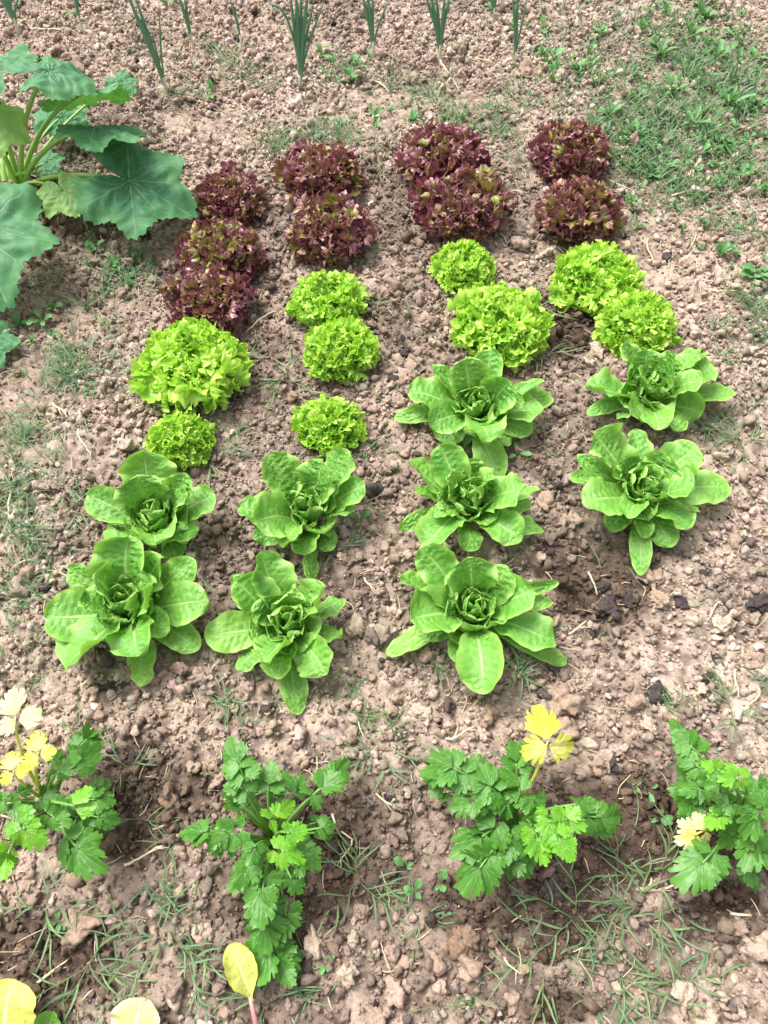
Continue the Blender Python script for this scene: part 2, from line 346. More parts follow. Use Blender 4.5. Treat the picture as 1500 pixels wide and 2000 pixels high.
def crumbs(n, rmed, sig, lo, hi, icos, variants, mb, dens_cut, outer=False):
    W, Y0, Y1 = (2.45, -.75, 4.7) if outer else (1.75, -.42, 3.4)
    x = rg.uniform(-W, W, n*2); y = rg.uniform(Y0, Y1, n*2); iv = in_view(x, y, .25) & (np.abs(x) < 1.75) & (y > -.42) & (y < 3.4)
    k = (~iv if outer else iv) & (vnoise(x, y, .12, 21)*.7 + rg.random(n*2)*.6 > dens_cut + .35*blob(x, y, FINE)); x, y = x[k][:n], y[k][:n]; n = len(x)
    r = np.clip(np.exp(rg.normal(math.log(rmed), sig, n)), lo, hi)
    R = rand_rot(n); sc3 = rg.uniform(.6, 1.25, (n, 3))
    z = gz(x, y) + r*rg.uniform(.2, .85, n)
    col = np.ones((n, 4)); col[:, :3] = soil_colour(x, y, rg.random(n), rg.random(n) < .028)*np.exp(rg.normal(-.05, .20, (n, 1)))*(1+rg.normal(0, .035, (n, 3)))
    var = rg.integers(0, variants, n)
    for q in range(variants):
        s = np.where(var == q)[0]; v0 = lumpy(icos[0], 100+q, .42); f0 = icos[1]
        V = np.einsum('nij,nvj->nvi', R[s], v0[None]*sc3[s][:, None])*r[s][:, None, None] + np.stack([x[s], y[s], z[s]], -1)[:, None]
        F = f0[None] + (np.arange(len(s))*len(v0))[:, None, None]
        mb.add(V, t=F.reshape(-1, 3), c=np.repeat(col[s], len(v0), 0))
cb = MB()
crumbs(70000, .0031, .38, .0016, .006, ICO1, 8, cb, .30)
crumbs(44000, .0052, .46, .0026, .015, ICO2, 14, cb, .36)
crumbs(2300, .0125, .30, .008, .021, ICO3, 12, cb, .55)
crumbs(26000, .0060, .40, .003, .015, ICO1, 8, cb, .30, True)
o = cb.build('soil_crumbs', M['clod'], smooth=True); o['kind'] = 'stuff'; o['label'] = 'loose crumbs of dry pinkish brown soil'; o['category'] = 'soil crumbs'
del cb
# ------------------------------------------------------------------ leaf shapes
def blade(mb, B, T, w, arch=.25, cup=.2, roll=0., ruf=.06, puck=.0025, seed=0, tint=0., nu=42, nv=21, peak=1.5, basew=.15, tipr=.55, twist=0.):
    r = np.random.default_rng(seed); B = np.asarray(B, float); T = np.asarray(T, float)
    L = np.linalg.norm(T-B); a = (T-B)*[1, 1, 0]
    a = nrm(a) if np.linalg.norm(a) > .004 else np.array([cos(seed), sin(seed), 0.])
    s0 = np.array([-a[1], a[0], 0.])
    bend = s0*r.uniform(-.06, .06)*L
    uu = np.linspace(0, 1, nu); u = 1-(1-uu)**1.6
    U = u[:, None]; P1 = B+.33*(T-B)+UP*arch*L+bend; P2 = B+.72*(T-B)+UP*arch*L*.75+bend
    C = (1-U)**3*B + 3*U*(1-U)**2*P1 + 3*U*U*(1-U)*P2 + U**3*T
    t = nrm(np.gradient(C, axis=0)); s = nrm(s0[None]-t*(t@s0)[:, None]); n = np.cross(t, s)
    ang = (roll + twist*u)[:, None]; s, n = s*np.cos(ang)+n*np.sin(ang), n*np.cos(ang)-s*np.sin(ang)
    hw = np.clip(np.sin(pi*u**peak), 0, 1)**tipr; hw = np.maximum(hw*np.clip(u*3.2, 0, 1)**.7, basew*(1-u)**.6*np.clip((1-u)*6, 0, 1)); hw = .5*w*hw
    v = np.linspace(-1, 1, nv)[None]; av = np.abs(v); u2 = u[:, None]
    ph = r.uniform(0, 6, 8)
    out = 1 + .020*np.sin(u2*13+ph[0]+np.sign(v)*2) + .02*np.sin(u2*41+ph[1]-np.sign(v)*3)
    x = hw[:, None]*v*out*(1-.12*abs(cup)*v*v)
    q = u2*L/.016 - av*1.5
    env = np.clip(u2*4, 0, 1)*(1-av**4)*np.clip(av*5, 0, 1)*np.clip((1-u2)*6, 0, 1)
    X = u2*L; Y = hw[:, None]*v
    nz = np.sin(X*420+ph[5]+1.5*np.sin(Y*260))*np.sin(Y*390+ph[6]+1.3*np.sin(X*310))
    h = hw[:, None]*cup*(v*v) + puck*(.42*(np.abs(np.sin(pi*q))-.5) + .8*nz)*env
    h = h + ruf*w*(av**2.5)*(np.sin(2*pi*2.1*u2+ph[2]+np.sign(v)*1.4)+.5*np.sin(2*pi*4.7*u2+ph[3]-np.sign(v)*2))*np.clip(u2*2, 0, 1)
    h = h + .02*w*np.sin(2*pi*1.3*u2+ph[4]) - .0022*np.exp(-(v/.09)**2)*(1-u2)
    P = C[:, None] + s[:, None]*x[..., None] + n[:, None]*h[..., None]
    ed = np.clip(np.maximum(av**1.5*np.ones_like(u2), np.clip((u2-.8)/.2, 0, 1)**1.5*np.ones_like(v)), 0, 1)
    c = np.stack([u2+0*v, (v+1)/2+0*u2, ed, np.full((nu, nv), tint)], -1).reshape(-1, 4)
    mb.add(P, grid_q(nu, nv), c=c)
def fan(mb, B, az, L, half, p0, p1, amp, cup, seed, tint=0., nr=14, ntheta=91, k2=46, jag=.05, zs=1., fr=1., eb=0., lobes=(.2, .27, 1)):
    """a fan-shaped leaf: broad folds, and a margin that meanders in tight little frills"""
    r = np.random.default_rng(seed); ph = r.uniform(0, 6.28, 14)
    rr = 1-(1-np.linspace(0, .95, nr)[:, None]/.95)**1.35*.95; th = np.linspace(-half, half, ntheta)[None]; q = th/half
    w1 = th*k2+ph[4]+2.2*np.sin(th*3.7+ph[5])+1.2*np.sin(th*8.3+ph[6]); w2 = th*k2*2.3+ph[7]+2.*np.sin(th*7+ph[8])+1.1*np.sin(rr*9)
    loc = .75+.45*np.sin(th*5.3+ph[10])
    R = L*(1-.13*q*q+.05*np.sin(th*2.6+ph[0])+.045*np.sin(th*9+ph[1])+jag*loc*np.sin(w1*1.03+1)+jag*.7*np.sin(w2*.97))
    rho = rr*R; al = rho*np.cos(th*.85); si = rho*np.sin(th)*.95
    S = np.linspace(0, 1.5, 60); A = p0+(p1-p0)*np.clip(S, 0, 1.3)**1.3
    XS = np.concatenate([[0], np.cumsum(np.cos(A[:-1]))])*(S[1]-S[0])*L; ZS = np.concatenate([[0], np.cumsum(np.sin(A[:-1]))])*(S[1]-S[0])*L
    sa = np.clip(al/L, 0, 1.49); X = np.interp(sa, S, XS); Z = np.interp(sa, S, ZS); an = np.interp(sa, S, A)
    k1 = r.uniform(5, 8); e5 = np.clip((rr-.45)/.55, 0, 1)**1.8; e9 = np.clip((rr-.68)/.32, 0, 1)**1.5
    h = amp*(.8*rr**1.7*np.sin(th*k1+ph[3]) + .35*rr**2*np.sin(th*k1*2.3+ph[2])) + amp*fr*(.62*loc*e5*np.sin(w1) + .40*e9*np.sin(w2)) + amp*.16*np.sin(rr*16+th*9+ph[9])*np.sin(th*19+rr*7+ph[12])*(1-rr**4)
    si = si + amp*fr*(.45*loc*e5*np.sin(2*w1+.4) + .26*e9*np.cos(w2))
    X = X + amp*fr*(.40*e5*np.cos(w1*.53+ph[11]) + .25*e9*np.sin(w2*.5+1))
    a = np.array([cos(az), sin(az), 0]); s0 = np.array([-a[1], a[0], 0])
    hh = cup*si*si/L + h
    P = a*(X-hh*np.sin(an))[..., None]+s0*si[..., None]+UP*(Z+hh*np.cos(an))[..., None]
    P[..., 2] = np.maximum(P[..., 2]*zs, -.004); P = P + np.asarray(B)
    c = np.stack([rr+0*th, (q+1)/2+0*rr, np.clip(.85*rr+eb+.10*np.sin(w1)*e5, 0, 1), np.full((nr, ntheta), tint)], -1).reshape(-1, 4)
    mb.add(P, grid_q(nr, ntheta), c=c)
    # the curls: small cupped lobes that spring from the margin in every direction
    dr = nrm(P[-1]-P[-4]); dt = nrm(np.gradient(P[-1], axis=0)); dn = nrm(np.cross(dr, dt))
    for t0 in np.arange(-.94, .95, lobes[0])+r.uniform(-.03, .03):
        for lay in range(lobes[2]):
            j = int(np.clip((t0+r.uniform(-.08, .08)+1)/2*(ntheta-1), 2, ntheta-3)); i = -1 if lay == 0 else -r.integers(3, 9)
            d = nrm(dr[j]*r.uniform(.5, 1.)+dt[j]*r.uniform(-.6, .6)+dn[j]*r.uniform(-.75, .75)+UP*r.uniform(-.1, .25)); n0 = nrm(nrm(P[i, j]-np.asarray(B)+UP*.02)+r.normal(size=3)*.42); n0 = nrm(n0-d*np.dot(n0, d)); e2 = np.cross(n0, d)
            rl = L*lobes[1]*r.uniform(.7, 1.45); ta = np.linspace(-1.85, 1.85, 37)[None]; u = np.linspace(0.03, 1, 9)[:, None]; p2 = r.uniform(0, 6.28, 6)
            ro = u*rl*(1+.14*np.sin(3.1*ta+p2[0])+.07*np.sin(8.3*ta+p2[1])+.05*np.sin(15*ta+p2[2])*u**3)
            kap = r.uniform(.9, 2.3)*(1+.25*np.sin(2.3*ta+p2[3])); fl = np.sin(kap*u)/kap/np.maximum(u, .01); hb = rl*((1-np.cos(kap*u))/kap + .16*u**2*np.sin(5.3*ta+p2[4]) + .11*u**4*np.sin(11*ta+p2[5]))
            Q = P[i, j]-d*rl*.35+d*(ro*fl*np.cos(ta*.85))[..., None]+e2*(ro*fl*np.sin(ta*.85)*(1.35-.2*u))[..., None]+n0*hb[..., None]
            Q[..., 2] = np.maximum(Q[..., 2], np.asarray(B)[2]-.004)
            cc = np.stack([u+0*ta, ta/3.7+.5+0*u, np.clip(.42+eb+r.uniform(-.14, .16)+.55*u**1.6+0*ta, 0, 1), np.full(ro.shape, np.clip(tint+r.uniform(-.3, .3), 0, 1))], -1).reshape(-1, 4)
            mb.add(Q, grid_q(9, 37), c=cc)
def polar_leaf(mb, J, d, nv_, R, outline, half, nr, nth, droop=.1, wave=.03, nwave=3, veins=(), tint=0., seed=0, fold=0., vw=.035, net=0):
    r = np.random.default_rng(seed); ph = r.uniform(0, 6.28, 4)
    e1 = nrm(np.asarray(d, float)); nn = nrm(nv_ - e1*np.dot(nv_, e1)); e2 = np.cross(nn, e1)
    th = np.linspace(-half, half, nth)[None]; rr = np.linspace(.02, 1, nr)[:, None]
    rho = rr*R*outline(th, ph); q = rho/R
    vm = np.zeros_like(rho)
    for va, vl in veins:
        dd = np.abs(np.sin(np.clip(th-va, -1.57, 1.57)))*q
        vm = np.maximum(vm, np.clip(1-dd/(vw*(1.25-q)), 0, 1)*(q < vl))
    if net:
        dth = np.min([np.abs(th-va) for va, _ in veins], axis=0); pz = (q*net - dth*3.2 + .15*np.sin(q*17+th*5)) % 1
        sv = np.clip((np.abs(pz-.5)-.40)/.10, 0, 1)*np.clip((dth*q)/.05, 0, 1)*np.clip((1-q)*6, 0, 1); vm = np.maximum(vm, .5*sv)
    h = R*(-droop*q*q + fold*np.abs(np.sin(th))*q + wave*q**1.5*np.sin(nwave*th+ph[0]) + wave*.6*q**2*np.sin(nwave*2.7*th+ph[1]) - .012*vm + .018*np.sin(q*22+ph[2]+2*np.sin(th*5))*np.sin(th*9+ph[3]+q*3))
    P = np.asarray(J)+e1*(rho*np.cos(th))[..., None]+e2*(rho*np.sin(th))[..., None]+nn*h[..., None]
    c = np.stack([vm, (th/half+1)/2+0*rr, rr+0*th, np.full(rho.shape, tint)], -1).reshape(-1, 4)
    mb.add(P, grid_q(nr, nth), c=c)

# ------------------------------------------------------------------ romaine lettuces, leaf by leaf from the photo
# each: label, zoom window (x0, y0, scale), heart (zoom px), leaves (tip x, tip y, width, tip height)
Z5, Z6, Z7, Z8 = (50, 850, 3.3333), (400, 850, 3.6364), (740, 650, 2.739), (1080, 640, 3.5714)
ROM = [
 ('romaine lettuce between the small round frilly lettuce and the front left romaine', Z5, (830,510),
  [(770,100,300,.13),(715,270,300,.17),(1235,385,200,.10),(1050,250,170,.15),(1050,370,130,.15),(400,385,190,.08),(475,530,120,.05),(480,760,290,.06),(850,710,270,.11),(1060,690,220,.08),(985,815,150,.03),(1090,520,140,.05),(620,330,170,.12)]),
 ('large open romaine lettuce at the near end of the leftmost column', Z5, (640,1090),
  [(665,655,330,.17),(885,800,240,.14),(1105,810,180,.12),(1195,1080,240,.10),(1130,1395,170,.03),(735,1440,270,.10),(760,1635,180,.02),(262,1525,380,.08),(130,1190,300,.07),(275,860,150,.09),(345,1080,230,.15),(440,930,260,.17),(940,1270,170,.08),(840,960,220,.16)]),
 ('romaine lettuce behind the front one in the second column, below the small ragged frilly lettuce', Z6, (730,500),
  [(455,130,250,.15),(640,220,200,.12),(830,180,260,.17),(1040,120,230,.15),(1140,350,190,.12),(1060,545,140,.09),(238,520,240,.07),(355,620,290,.13),(345,740,150,.05),(560,800,170,.10),(700,850,200,.06),(880,720,120,.06),(900,820,160,.03),(760,1060,110,.015)]),
 ('front romaine lettuce of the second column with one long leaf lying toward the celery', Z6, (590,1310),
  [(400,825,270,.14),(195,1000,140,.09),(220,1035,300,.14),(5,1450,240,.05),(855,1075,240,.14),(1000,1165,140,.06),(980,1400,140,.05),(870,1700,250,.08),(430,1615,260,.12),(225,1665,150,.04),(520,1735,220,.07),(670,1985,165,.012),(190,1140,110,.06)]),
 ('romaine lettuce right below the big frilly lettuce in the third column, rearmost of three', Z7, (525,385),
  [(600,85,140,.14),(465,135,190,.17),(705,255,190,.15),(885,255,75,.10),(930,350,110,.05),(780,370,110,.11),(880,400,160,.08),(155,320,190,.09),(80,458,80,.03),(278,172,80,.12),(272,500,160,.09),(600,582,190,.11),(815,540,110,.04),(650,790,140,.012),(310,570,150,.02),(700,605,100,.03)]),
 ('middle romaine lettuce of the third column, between two other romaines', Z7, (480,905),
  [(325,600,180,.14),(170,680,150,.10),(108,1055,80,.03),(190,850,110,.09),(262,1150,190,.08),(480,1170,120,.06),(765,1110,170,.08),(880,1060,100,.03),(765,840,200,.14),(860,835,90,.08),(815,920,90,.05),(610,755,150,.16),(365,770,140,.15),(290,980,100,.10)]),
 ('front romaine lettuce of the third column with a pointed leaf hanging toward the viewer', Z7, (510,1465),
  [(215,1150,180,.14),(105,1290,200,.10),(170,1530,250,.11),(40,1725,100,.02),(480,1200,230,.18),(690,1250,170,.13),(960,1335,70,.09),(835,1385,210,.13),(930,1440,80,.05),(945,1670,190,.07),(1000,1775,90,.02),(555,1935,220,.08),(450,1785,160,.06),(200,1610,120,.04)]),
 ('rear romaine lettuce of the rightmost column with a small leaf stretched out to the right', Z8, (700,420),
  [(470,135,300,.15),(655,150,200,.14),(860,185,230,.18),(1035,145,150,.13),(1090,175,80,.10),(1125,280,230,.09),(1268,450,140,.05),(1045,375,200,.14),(1040,600,210,.06),(220,420,230,.07),(235,605,95,.03),(545,610,200,.09),(740,715,200,.09),(925,715,130,.05),(450,640,90,.05),(610,330,150,.17)]),
 ('front romaine lettuce of the rightmost column with one narrow leaf pointing down to bare soil', Z8, (640,1115),
  [(280,735,290,.15),(560,710,150,.10),(165,890,110,.10),(112,1050,120,.09),(205,1225,270,.10),(400,1420,150,.03),(520,1325,170,.12),(1015,830,240,.13),(990,1130,250,.13),(1235,1115,230,.05),(965,1395,220,.08),(820,1535,170,.03),(640,1470,110,.05),(615,1730,125,.012),(1030,1285,80,.05)]),
]
LAND = []        # named neighbours used when wording the labels of small things
def romaine(i, spec):
    lab, (zx, zy, zs), heart, leaves = spec; r = np.random.default_rng(900+i)
    hp = (zx+heart[0]/zs, zy+heart[1]/zs); hc = unproj(hp[0], hp[1], .085); base = np.array([hc[0], hc[1], float(gz(hc[0], hc[1]))])
    root = empty('romaine_lettuce', base); tag(root, lab, 'lettuce', 'romaine lettuces in the near rows')
    for k, (tx, ty, w, th) in enumerate(leaves):
        px, py = zx+tx/zs, zy+ty/zs; T = unproj(px, py, th+base[2]); wm = w/zs*mpp(T)*1.25
        dv = nrm((T-base)*[1, 1, 0])
        low = th < .07
        B = base + dv*.012 + UP*(.012 if low else .03)
        L = np.linalg.norm(T-B); arch = (.20 if low else .10) + r.uniform(-.03, .05)
        if dv[1] < -.3 and not low: arch += .12                 # leaves that fall toward the viewer arch over
        mb = MB(); inner = th > .145
        blade(mb, B, T, wm, arch=arch, cup=r.uniform(.12, .55) if not low else r.uniform(-.2, .25), roll=r.uniform(-.45, .45), ruf=r.uniform(.05, .115), twist=r.uniform(-.6, .6),
              puck=.0066 if inner else .0042, seed=i*100+k, tint=r.uniform(0, 1)*(.9 if low else .55), basew=.2 if not low else .13, peak=1.55 if L > .1 else 1.2)
        mb.build('leaf', M['romaine_heart'] if inner and r.random() < .4 else M['romaine'], root, base)
    a0 = r.uniform(0, 6)
    for k in range(14):                                        # the crinkled heart: small cupped leaves closing over one another
        a = a0+k*2.4; f = (k/13)**.8; rad = .006+.078*f**1.3; back = sin(a); hh = .125-.035*f+.022*back*f
        B = base+np.array([cos(a), sin(a), 0])*(.004+.024*f)+UP*.02; T = base+np.array([cos(a)*rad, sin(a)*rad, hh+r.uniform(-.010, .010)])
        mb = MB(); blade(mb, B, T, r.uniform(.060, .085)*(0.60+.60*f), arch=.04+.16*f, cup=.9-.55*f-.15*back, ruf=.09, puck=.0060, seed=i*100+50+k, tint=r.uniform(0, 1), peak=1.75, basew=.4, tipr=.40, roll=r.uniform(-.3, .3), twist=r.uniform(-.5, .5))
        mb.build('heart_leaf', M['romaine_heart'], root, base)
for i, s in enumerate(ROM): romaine(i, s)

# ------------------------------------------------------------------ frilly green and red lettuces
FL = ['largest bright frilly lettuce of the leftmost column, wide mound with a dark open middle',
 'small round yellow-green frilly lettuce near the left, just behind the rear romaine of its column',
 'rearmost bright frilly lettuce of the second column, behind another of equal size',
 'middle frilly lettuce of the second column, pressed against the rear frilly lettuce',
 'small ragged frilly lettuce standing alone before the romaines of the second column',
 'smaller frilly lettuce at the rear of the third column, in front of red lettuces',
 'biggest frilly lettuce in the third column, directly behind a romaine',
 'tall frilly lettuce at the rear of the rightmost column, in front of red lettuce',
 'low round frilly lettuce at far right, touching the rear romaine of the rightmost column']
RL = ['rearmost red lettuce of the leftmost column, beside the big zucchini leaf', 'middle red lettuce of the leftmost column',
 'red lettuce right behind the largest frilly lettuce on the left', 'rear red lettuce of the second column',
 'front red lettuce of the second column, behind the frilly lettuces', 'rear red lettuce of the third column with a bronze leaf',
 'front red lettuce of the third column, directly behind a smaller frilly lettuce', 'red lettuce farthest from the viewer, beside the weedy grass on the right',
 'front red lettuce of the rightmost column with a pale green heart']
def frill(i, p, lab, red):
    r = np.random.default_rng((500 if red else 300)+i); px, py, pr = p
    hz = .05; c = unproj(px, py, hz); Rm = pr*mpp(c)*(.93 if red else .91); base = np.array([c[0], c[1], float(gz(c[0], c[1]))])
    root = empty('red_leaf_lettuce' if red else 'frilly_lettuce', base)
    tag(root, lab, 'lettuce', 'red leaf lettuces in the far rows' if red else 'bright green frilly lettuces in the middle rows')
    ragged = (not red) and i == 4
    rings = [(6, .95, 44, -16, 1.0), (6, .72, 62, 8, 1.0), (5, .46, 78, 38, .98), (3, .2, 88, 66, .9)] if not red else \
            [(7, .9, 38, -2, 1.0), (7, .68, 56, 20, 1.0), (6, .42, 74, 46, .95), (3, .2, 86, 70, .85)]
    if ragged: rings = [(5, .9, 50, 0, 1.05), (4, .6, 70, 40, 1.0), (2, .3, 86, 65, .9)]
    if not red and i in (0, 2, 5, 6, 7): rings = rings[:2]+[(4, .5, 74, 34, .9)]
    zs = (.66 if i else .56) if not red else .72
    lop = r.uniform(0, 6.28)
    for j, (n, rad, p0, p1, ll) in enumerate(rings):
        a0 = r.uniform(0, 6)
        for k in range(n):
            a = a0+2*pi*k/n+r.uniform(-.3, .3); L = Rm*ll*r.uniform(.86, 1.06)*(1+.08*cos(a-lop))
            B = base+np.array([cos(a), sin(a), 0])*Rm*.06+UP*(.008+.008*j)
            mb = MB(); fan(mb, B, a, L, radians((58 if red else 64)-6*j), radians(p0+r.uniform(-6, 6)), radians(p1+r.uniform(-10, 10)), Rm*(.13 if red else .125), r.uniform(.15, .5)+.25*j, i*1000+j*50+k+(7 if red else 0),
                           tint=r.random(), k2=r.uniform(13, 19), jag=.03 if not red else .055, zs=zs*r.uniform(.9, 1.1), fr=.55, lobes=(.14, .245, 2) if not red else (.14, .225, 2), eb=r.uniform(-.12, .06)-(.10 if red and j > 2 else .04 if red and j > 1 else 0))
            mb.build('leaf' if j < 2 else 'heart_leaf', M['red'] if red else M['frilly'], root, base)
for i, p in enumerate(PLANTS['frilly']): frill(i, p, FL[i], False)
for i, p in enumerate(PLANTS['red']): frill(i, p, RL[i], True)

# ------------------------------------------------------------------ celery
def leaflet_outline(th, ph):
    a = np.abs(th); q = th/1.02
    lob = .55+.45*np.cos(q*1.25)**1.5
    notch = .30*np.exp(-((a-.36-.05*np.sin(ph[0]))/.05)**2) + .22*np.exp(-((a-.74-.05*np.sin(ph[1]))/.045)**2)
    saw = ((a*3.6+ph[2]) % 1)
    return lob*(1-notch)*(.90+.17*saw*(1-.35*saw)+.03*np.sin(th*17+ph[3]))
VL = ((0, .9), (.3, .75), (-.3, .75), (.75, .7), (-.75, .7))
Z9, Z10, Z11, Z12 = (0, 1330, 2.985), (330, 1400, 3.1915), (740, 1330, 3.0), (1150, 1380, 4.2857)
CEL = [  # label, window, base, leaves: x, y, radius, turn (0 = away from base), leaflets, height, kind (0 dark, 1 light, 2 yellow)
 ('celery plant at the lower left, cut by the frame, with pale yellow leaves above it', Z9, (270,720),
  [(520,330,140,0,5,.15,0),(470,470,140,.3,3,.17,0),(360,520,110,0,3,.16,0),(120,720,130,.2,5,.12,0),(570,690,120,0,5,.12,0),(470,990,200,0,5,.14,0),(150,880,170,.2,5,.2,1),(40,1040,130,0,5,.16,1),(250,680,100,0,3,.11,0),(470,800,130,.2,5,.10,0),
   (225,400,140,0,3,.2,2),(85,190,175,0,3,.22,3),(75,510,125,.2,3,.18,2),(450,720,150,.9,2,.22,1),(590,800,110,0,3,.11,0),(330,800,130,.1,5,.17,0),(10,700,90,0,3,.12,0)]),
 ('narrow celery plant in front of the second column, trailing toward the yellowed chard leaf', Z10, (650,760),
  [(430,290,180,.1,5,.2,0),(440,400,150,.2,5,.19,0),(430,550,150,0,5,.14,0),(620,420,140,0,3,.18,0),(970,430,180,0,5,.18,0),(800,440,110,0,3,.13,0),(210,730,160,0,5,.14,0),(370,740,170,.3,5,.15,0),(690,600,130,.2,5,.25,1),(760,720,120,.6,3,.27,1),(730,850,140,.4,5,.26,1),(860,880,130,0,5,.2,0),
   (480,950,140,0,5,.13,0),(970,690,100,0,3,.12,0),(580,1120,190,0,5,.12,0),(600,1310,200,0,5,.09,0),(610,1460,190,0,5,.06,0),(770,1020,110,0,3,.1,0),(530,820,110,.2,3,.16,0)]),
 ('widest celery plant, in front of the third column, with one yellow sprig at its top', Z11, (800,800),
  [(420,500,180,0,5,.18,0),(620,610,170,0,5,.17,0),(530,720,140,.3,5,.16,0),(800,470,140,0,5,.13,0),(815,620,150,.2,5,.16,0),(740,730,120,0,3,.15,0),(590,920,190,0,5,.14,0),(580,1110,210,0,5,.15,0),(940,760,130,.2,5,.24,0),(1010,840,130,-.4,5,.25,1),(940,960,140,.3,5,.24,1),(1080,960,130,0,5,.25,1),(1120,820,130,0,5,.2,1),(1180,720,120,0,3,.15,0),(1310,800,160,0,5,.14,0),(850,1060,100,0,3,.08,0),(760,960,150,.3,5,.13,0),
   (985,335,205,0,3,.2,2),(900,860,130,.5,3,.2,0)]),
 ('celery plant at the right edge with pale bleached sprigs and fresh yellow-green top', Z12, (1250,900),
  [(830,310,190,0,5,.15,0),(880,480,170,0,5,.15,0),(890,690,170,.3,5,.13,0),(1060,520,150,0,5,.25,1),(1100,640,150,.5,3,.25,0),(1210,600,160,.2,5,.26,1),(860,850,140,0,5,.11,0),(870,1080,210,0,5,.12,3),(930,1330,280,0,5,.14,0),(1400,920,230,.2,5,.2,0),(1380,1180,240,0,5,.17,0),(1470,720,170,0,5,.17,0),(1070,950,160,.4,5,.2,1),(1360,1390,150,0,3,.1,0),(1150,830,160,.2,5,.2,0),(1230,1060,170,0,5,.14,0)]),
]
def celery(i, spec):
    lab, (zx, zy, zs), b, leaves = spec; r = np.random.default_rng(700+i)
    bc = unproj(zx+b[0]/zs, zy+b[1]/zs, .03); base = np.array([bc[0], bc[1], float(gz(bc[0], bc[1]))])
    root = empty('celery_plant', base); tag(root, lab, 'celery', 'celery plants across the foreground')
    leaves = leaves+[(x+r.uniform(-.7, .7)*R, y+r.uniform(-.7, .7)*R, R*.72, r.uniform(-.6, .6), 5, max(.04, h*fh), 0) for fh in (.8, .55) for (x, y, R, _, _, h, kd) in leaves if kd == 0 and r.random() < .7]
    for k, (x, y, R, turn, n, h, kind) in enumerate(leaves):
        J = unproj(zx+x/zs, zy+y/zs, h+base[2]); Rm = R/zs*mpp(J)*.92
        d = nrm((J-base)*[1, 1, 0]) if np.linalg.norm((J-base)[:2]) > .02 else np.array([.3, -.95, 0])
        ca, sa = cos(turn), sin(turn); d = np.array([d[0]*ca-d[1]*sa, d[0]*sa+d[1]*ca, 0])
        if kind >= 2 and i in (0, 2): d = nrm(np.array([-.1, 1, 0])) if i == 2 else nrm(np.array([-.5, 1, 0]))
        nv_ = nrm(UP+d*r.uniform(-.15, .5)+r.normal(size=3)*.26) if kind < 2 else nrm(UP+np.array([0, -.25, 0])+r.normal(size=3)*.1); d3 = nrm(d+UP*r.uniform(-.1, .25)); mat = M[('celery', 'celery_light', 'celery_yellow', 'celery_cream')[kind]]
        J0 = J - d3*Rm*.1
        mb = MB(); e2 = np.cross(nv_, d3)
        angs = {2: (.55, -.55), 3: ((0, 1.75, -1.75) if kind >= 2 else (0, 1.05, -1.05)), 5: (0, .95, -.95, 1.35, -1.35)}[n]
        for q, a in enumerate(angs):
            dd = nrm(d3*cos(a)+e2*sin(a)+nv_*r.uniform(-.4, .3)*(1 if kind < 2 else .4)); RR = Rm*(1.0 if q == 0 else .78 if q < 3 else .66)*r.uniform(.8, 1.1); jb = J0-d3*Rm*(0 if q == 0 else .16 if q < 3 else .52)
            polar_leaf(mb, jb+nv_*r.uniform(-.005, .006)+dd*Rm*.03, dd, nrm(nv_+r.normal(size=3)*(.32 if kind < 2 else .12)), RR*1.1, leaflet_outline, 1.02, 10, 91, droop=r.uniform(.0, .35), wave=.06, nwave=3, veins=VL, tint=np.clip(r.uniform(-.2, .9), 0, 1), seed=i*400+k*10+q, fold=r.uniform(0, .22), vw=.03)
        lf = mb.build('leaf', mat, root, base)
        P = bez(base+d*.008+UP*.0, base+(J0-base)*.25+UP*h*.35, base+(J0-base)*.7+UP*h*.25, J0, 12); t = MB(); v, qd, tr = tube(P, np.linspace(.0042, .0016, 12), 7)
        t.add(v, qd, tr, c=np.repeat(np.stack([np.linspace(0, 1, 12)]*4, -1), 7, 0).tolist()+[[1, 1, 1, 1]]); s = t.build('stalk', M['yel_stem' if kind >= 2 else 'cel_stem'], None, None)
        s.data.transform(__import__('mathutils').Matrix.Translation(-base)); s.parent = lf
for i, s in enumerate(CEL): celery(i, s)

# ------------------------------------------------------------------ zucchini plant at the upper left
def zuc_outline(th, ph):
    a = np.abs(th)
    lob = .66+.34*np.maximum.reduce([np.exp(-(a/.42)**2), .86*np.exp(-((a-1.05)/.36)**2), .72*np.exp(-((a-2.05)/.42)**2), .5*np.exp(-((a-2.75)/.3)**2)])
    lob = lob*np.where(a > 2.75, np.clip(1-(a-2.75)/.36*.75, .2, 1), 1)
    saw = np.abs(((th*7.2+ph[0]) % 1)-.5)*2; saw2 = (th*15.1+ph[1]) % 1
    return lob*(.955+.06*saw+.03*saw2+.03*np.sin(th*6+ph[2]))
VZ = ((0, .93), (1.05, .88), (-1.05, .88), (2.05, .75), (-2.05, .75), (.5, .6), (-.5, .6))
zb = unproj(28, 358, .02); zb[2] = float(gz(zb[0], zb[1]))
zroot = empty('zucchini_plant', zb); tag(zroot, 'big-leaved zucchini plant at the upper left with thick pale stalks', 'zucchini plant')
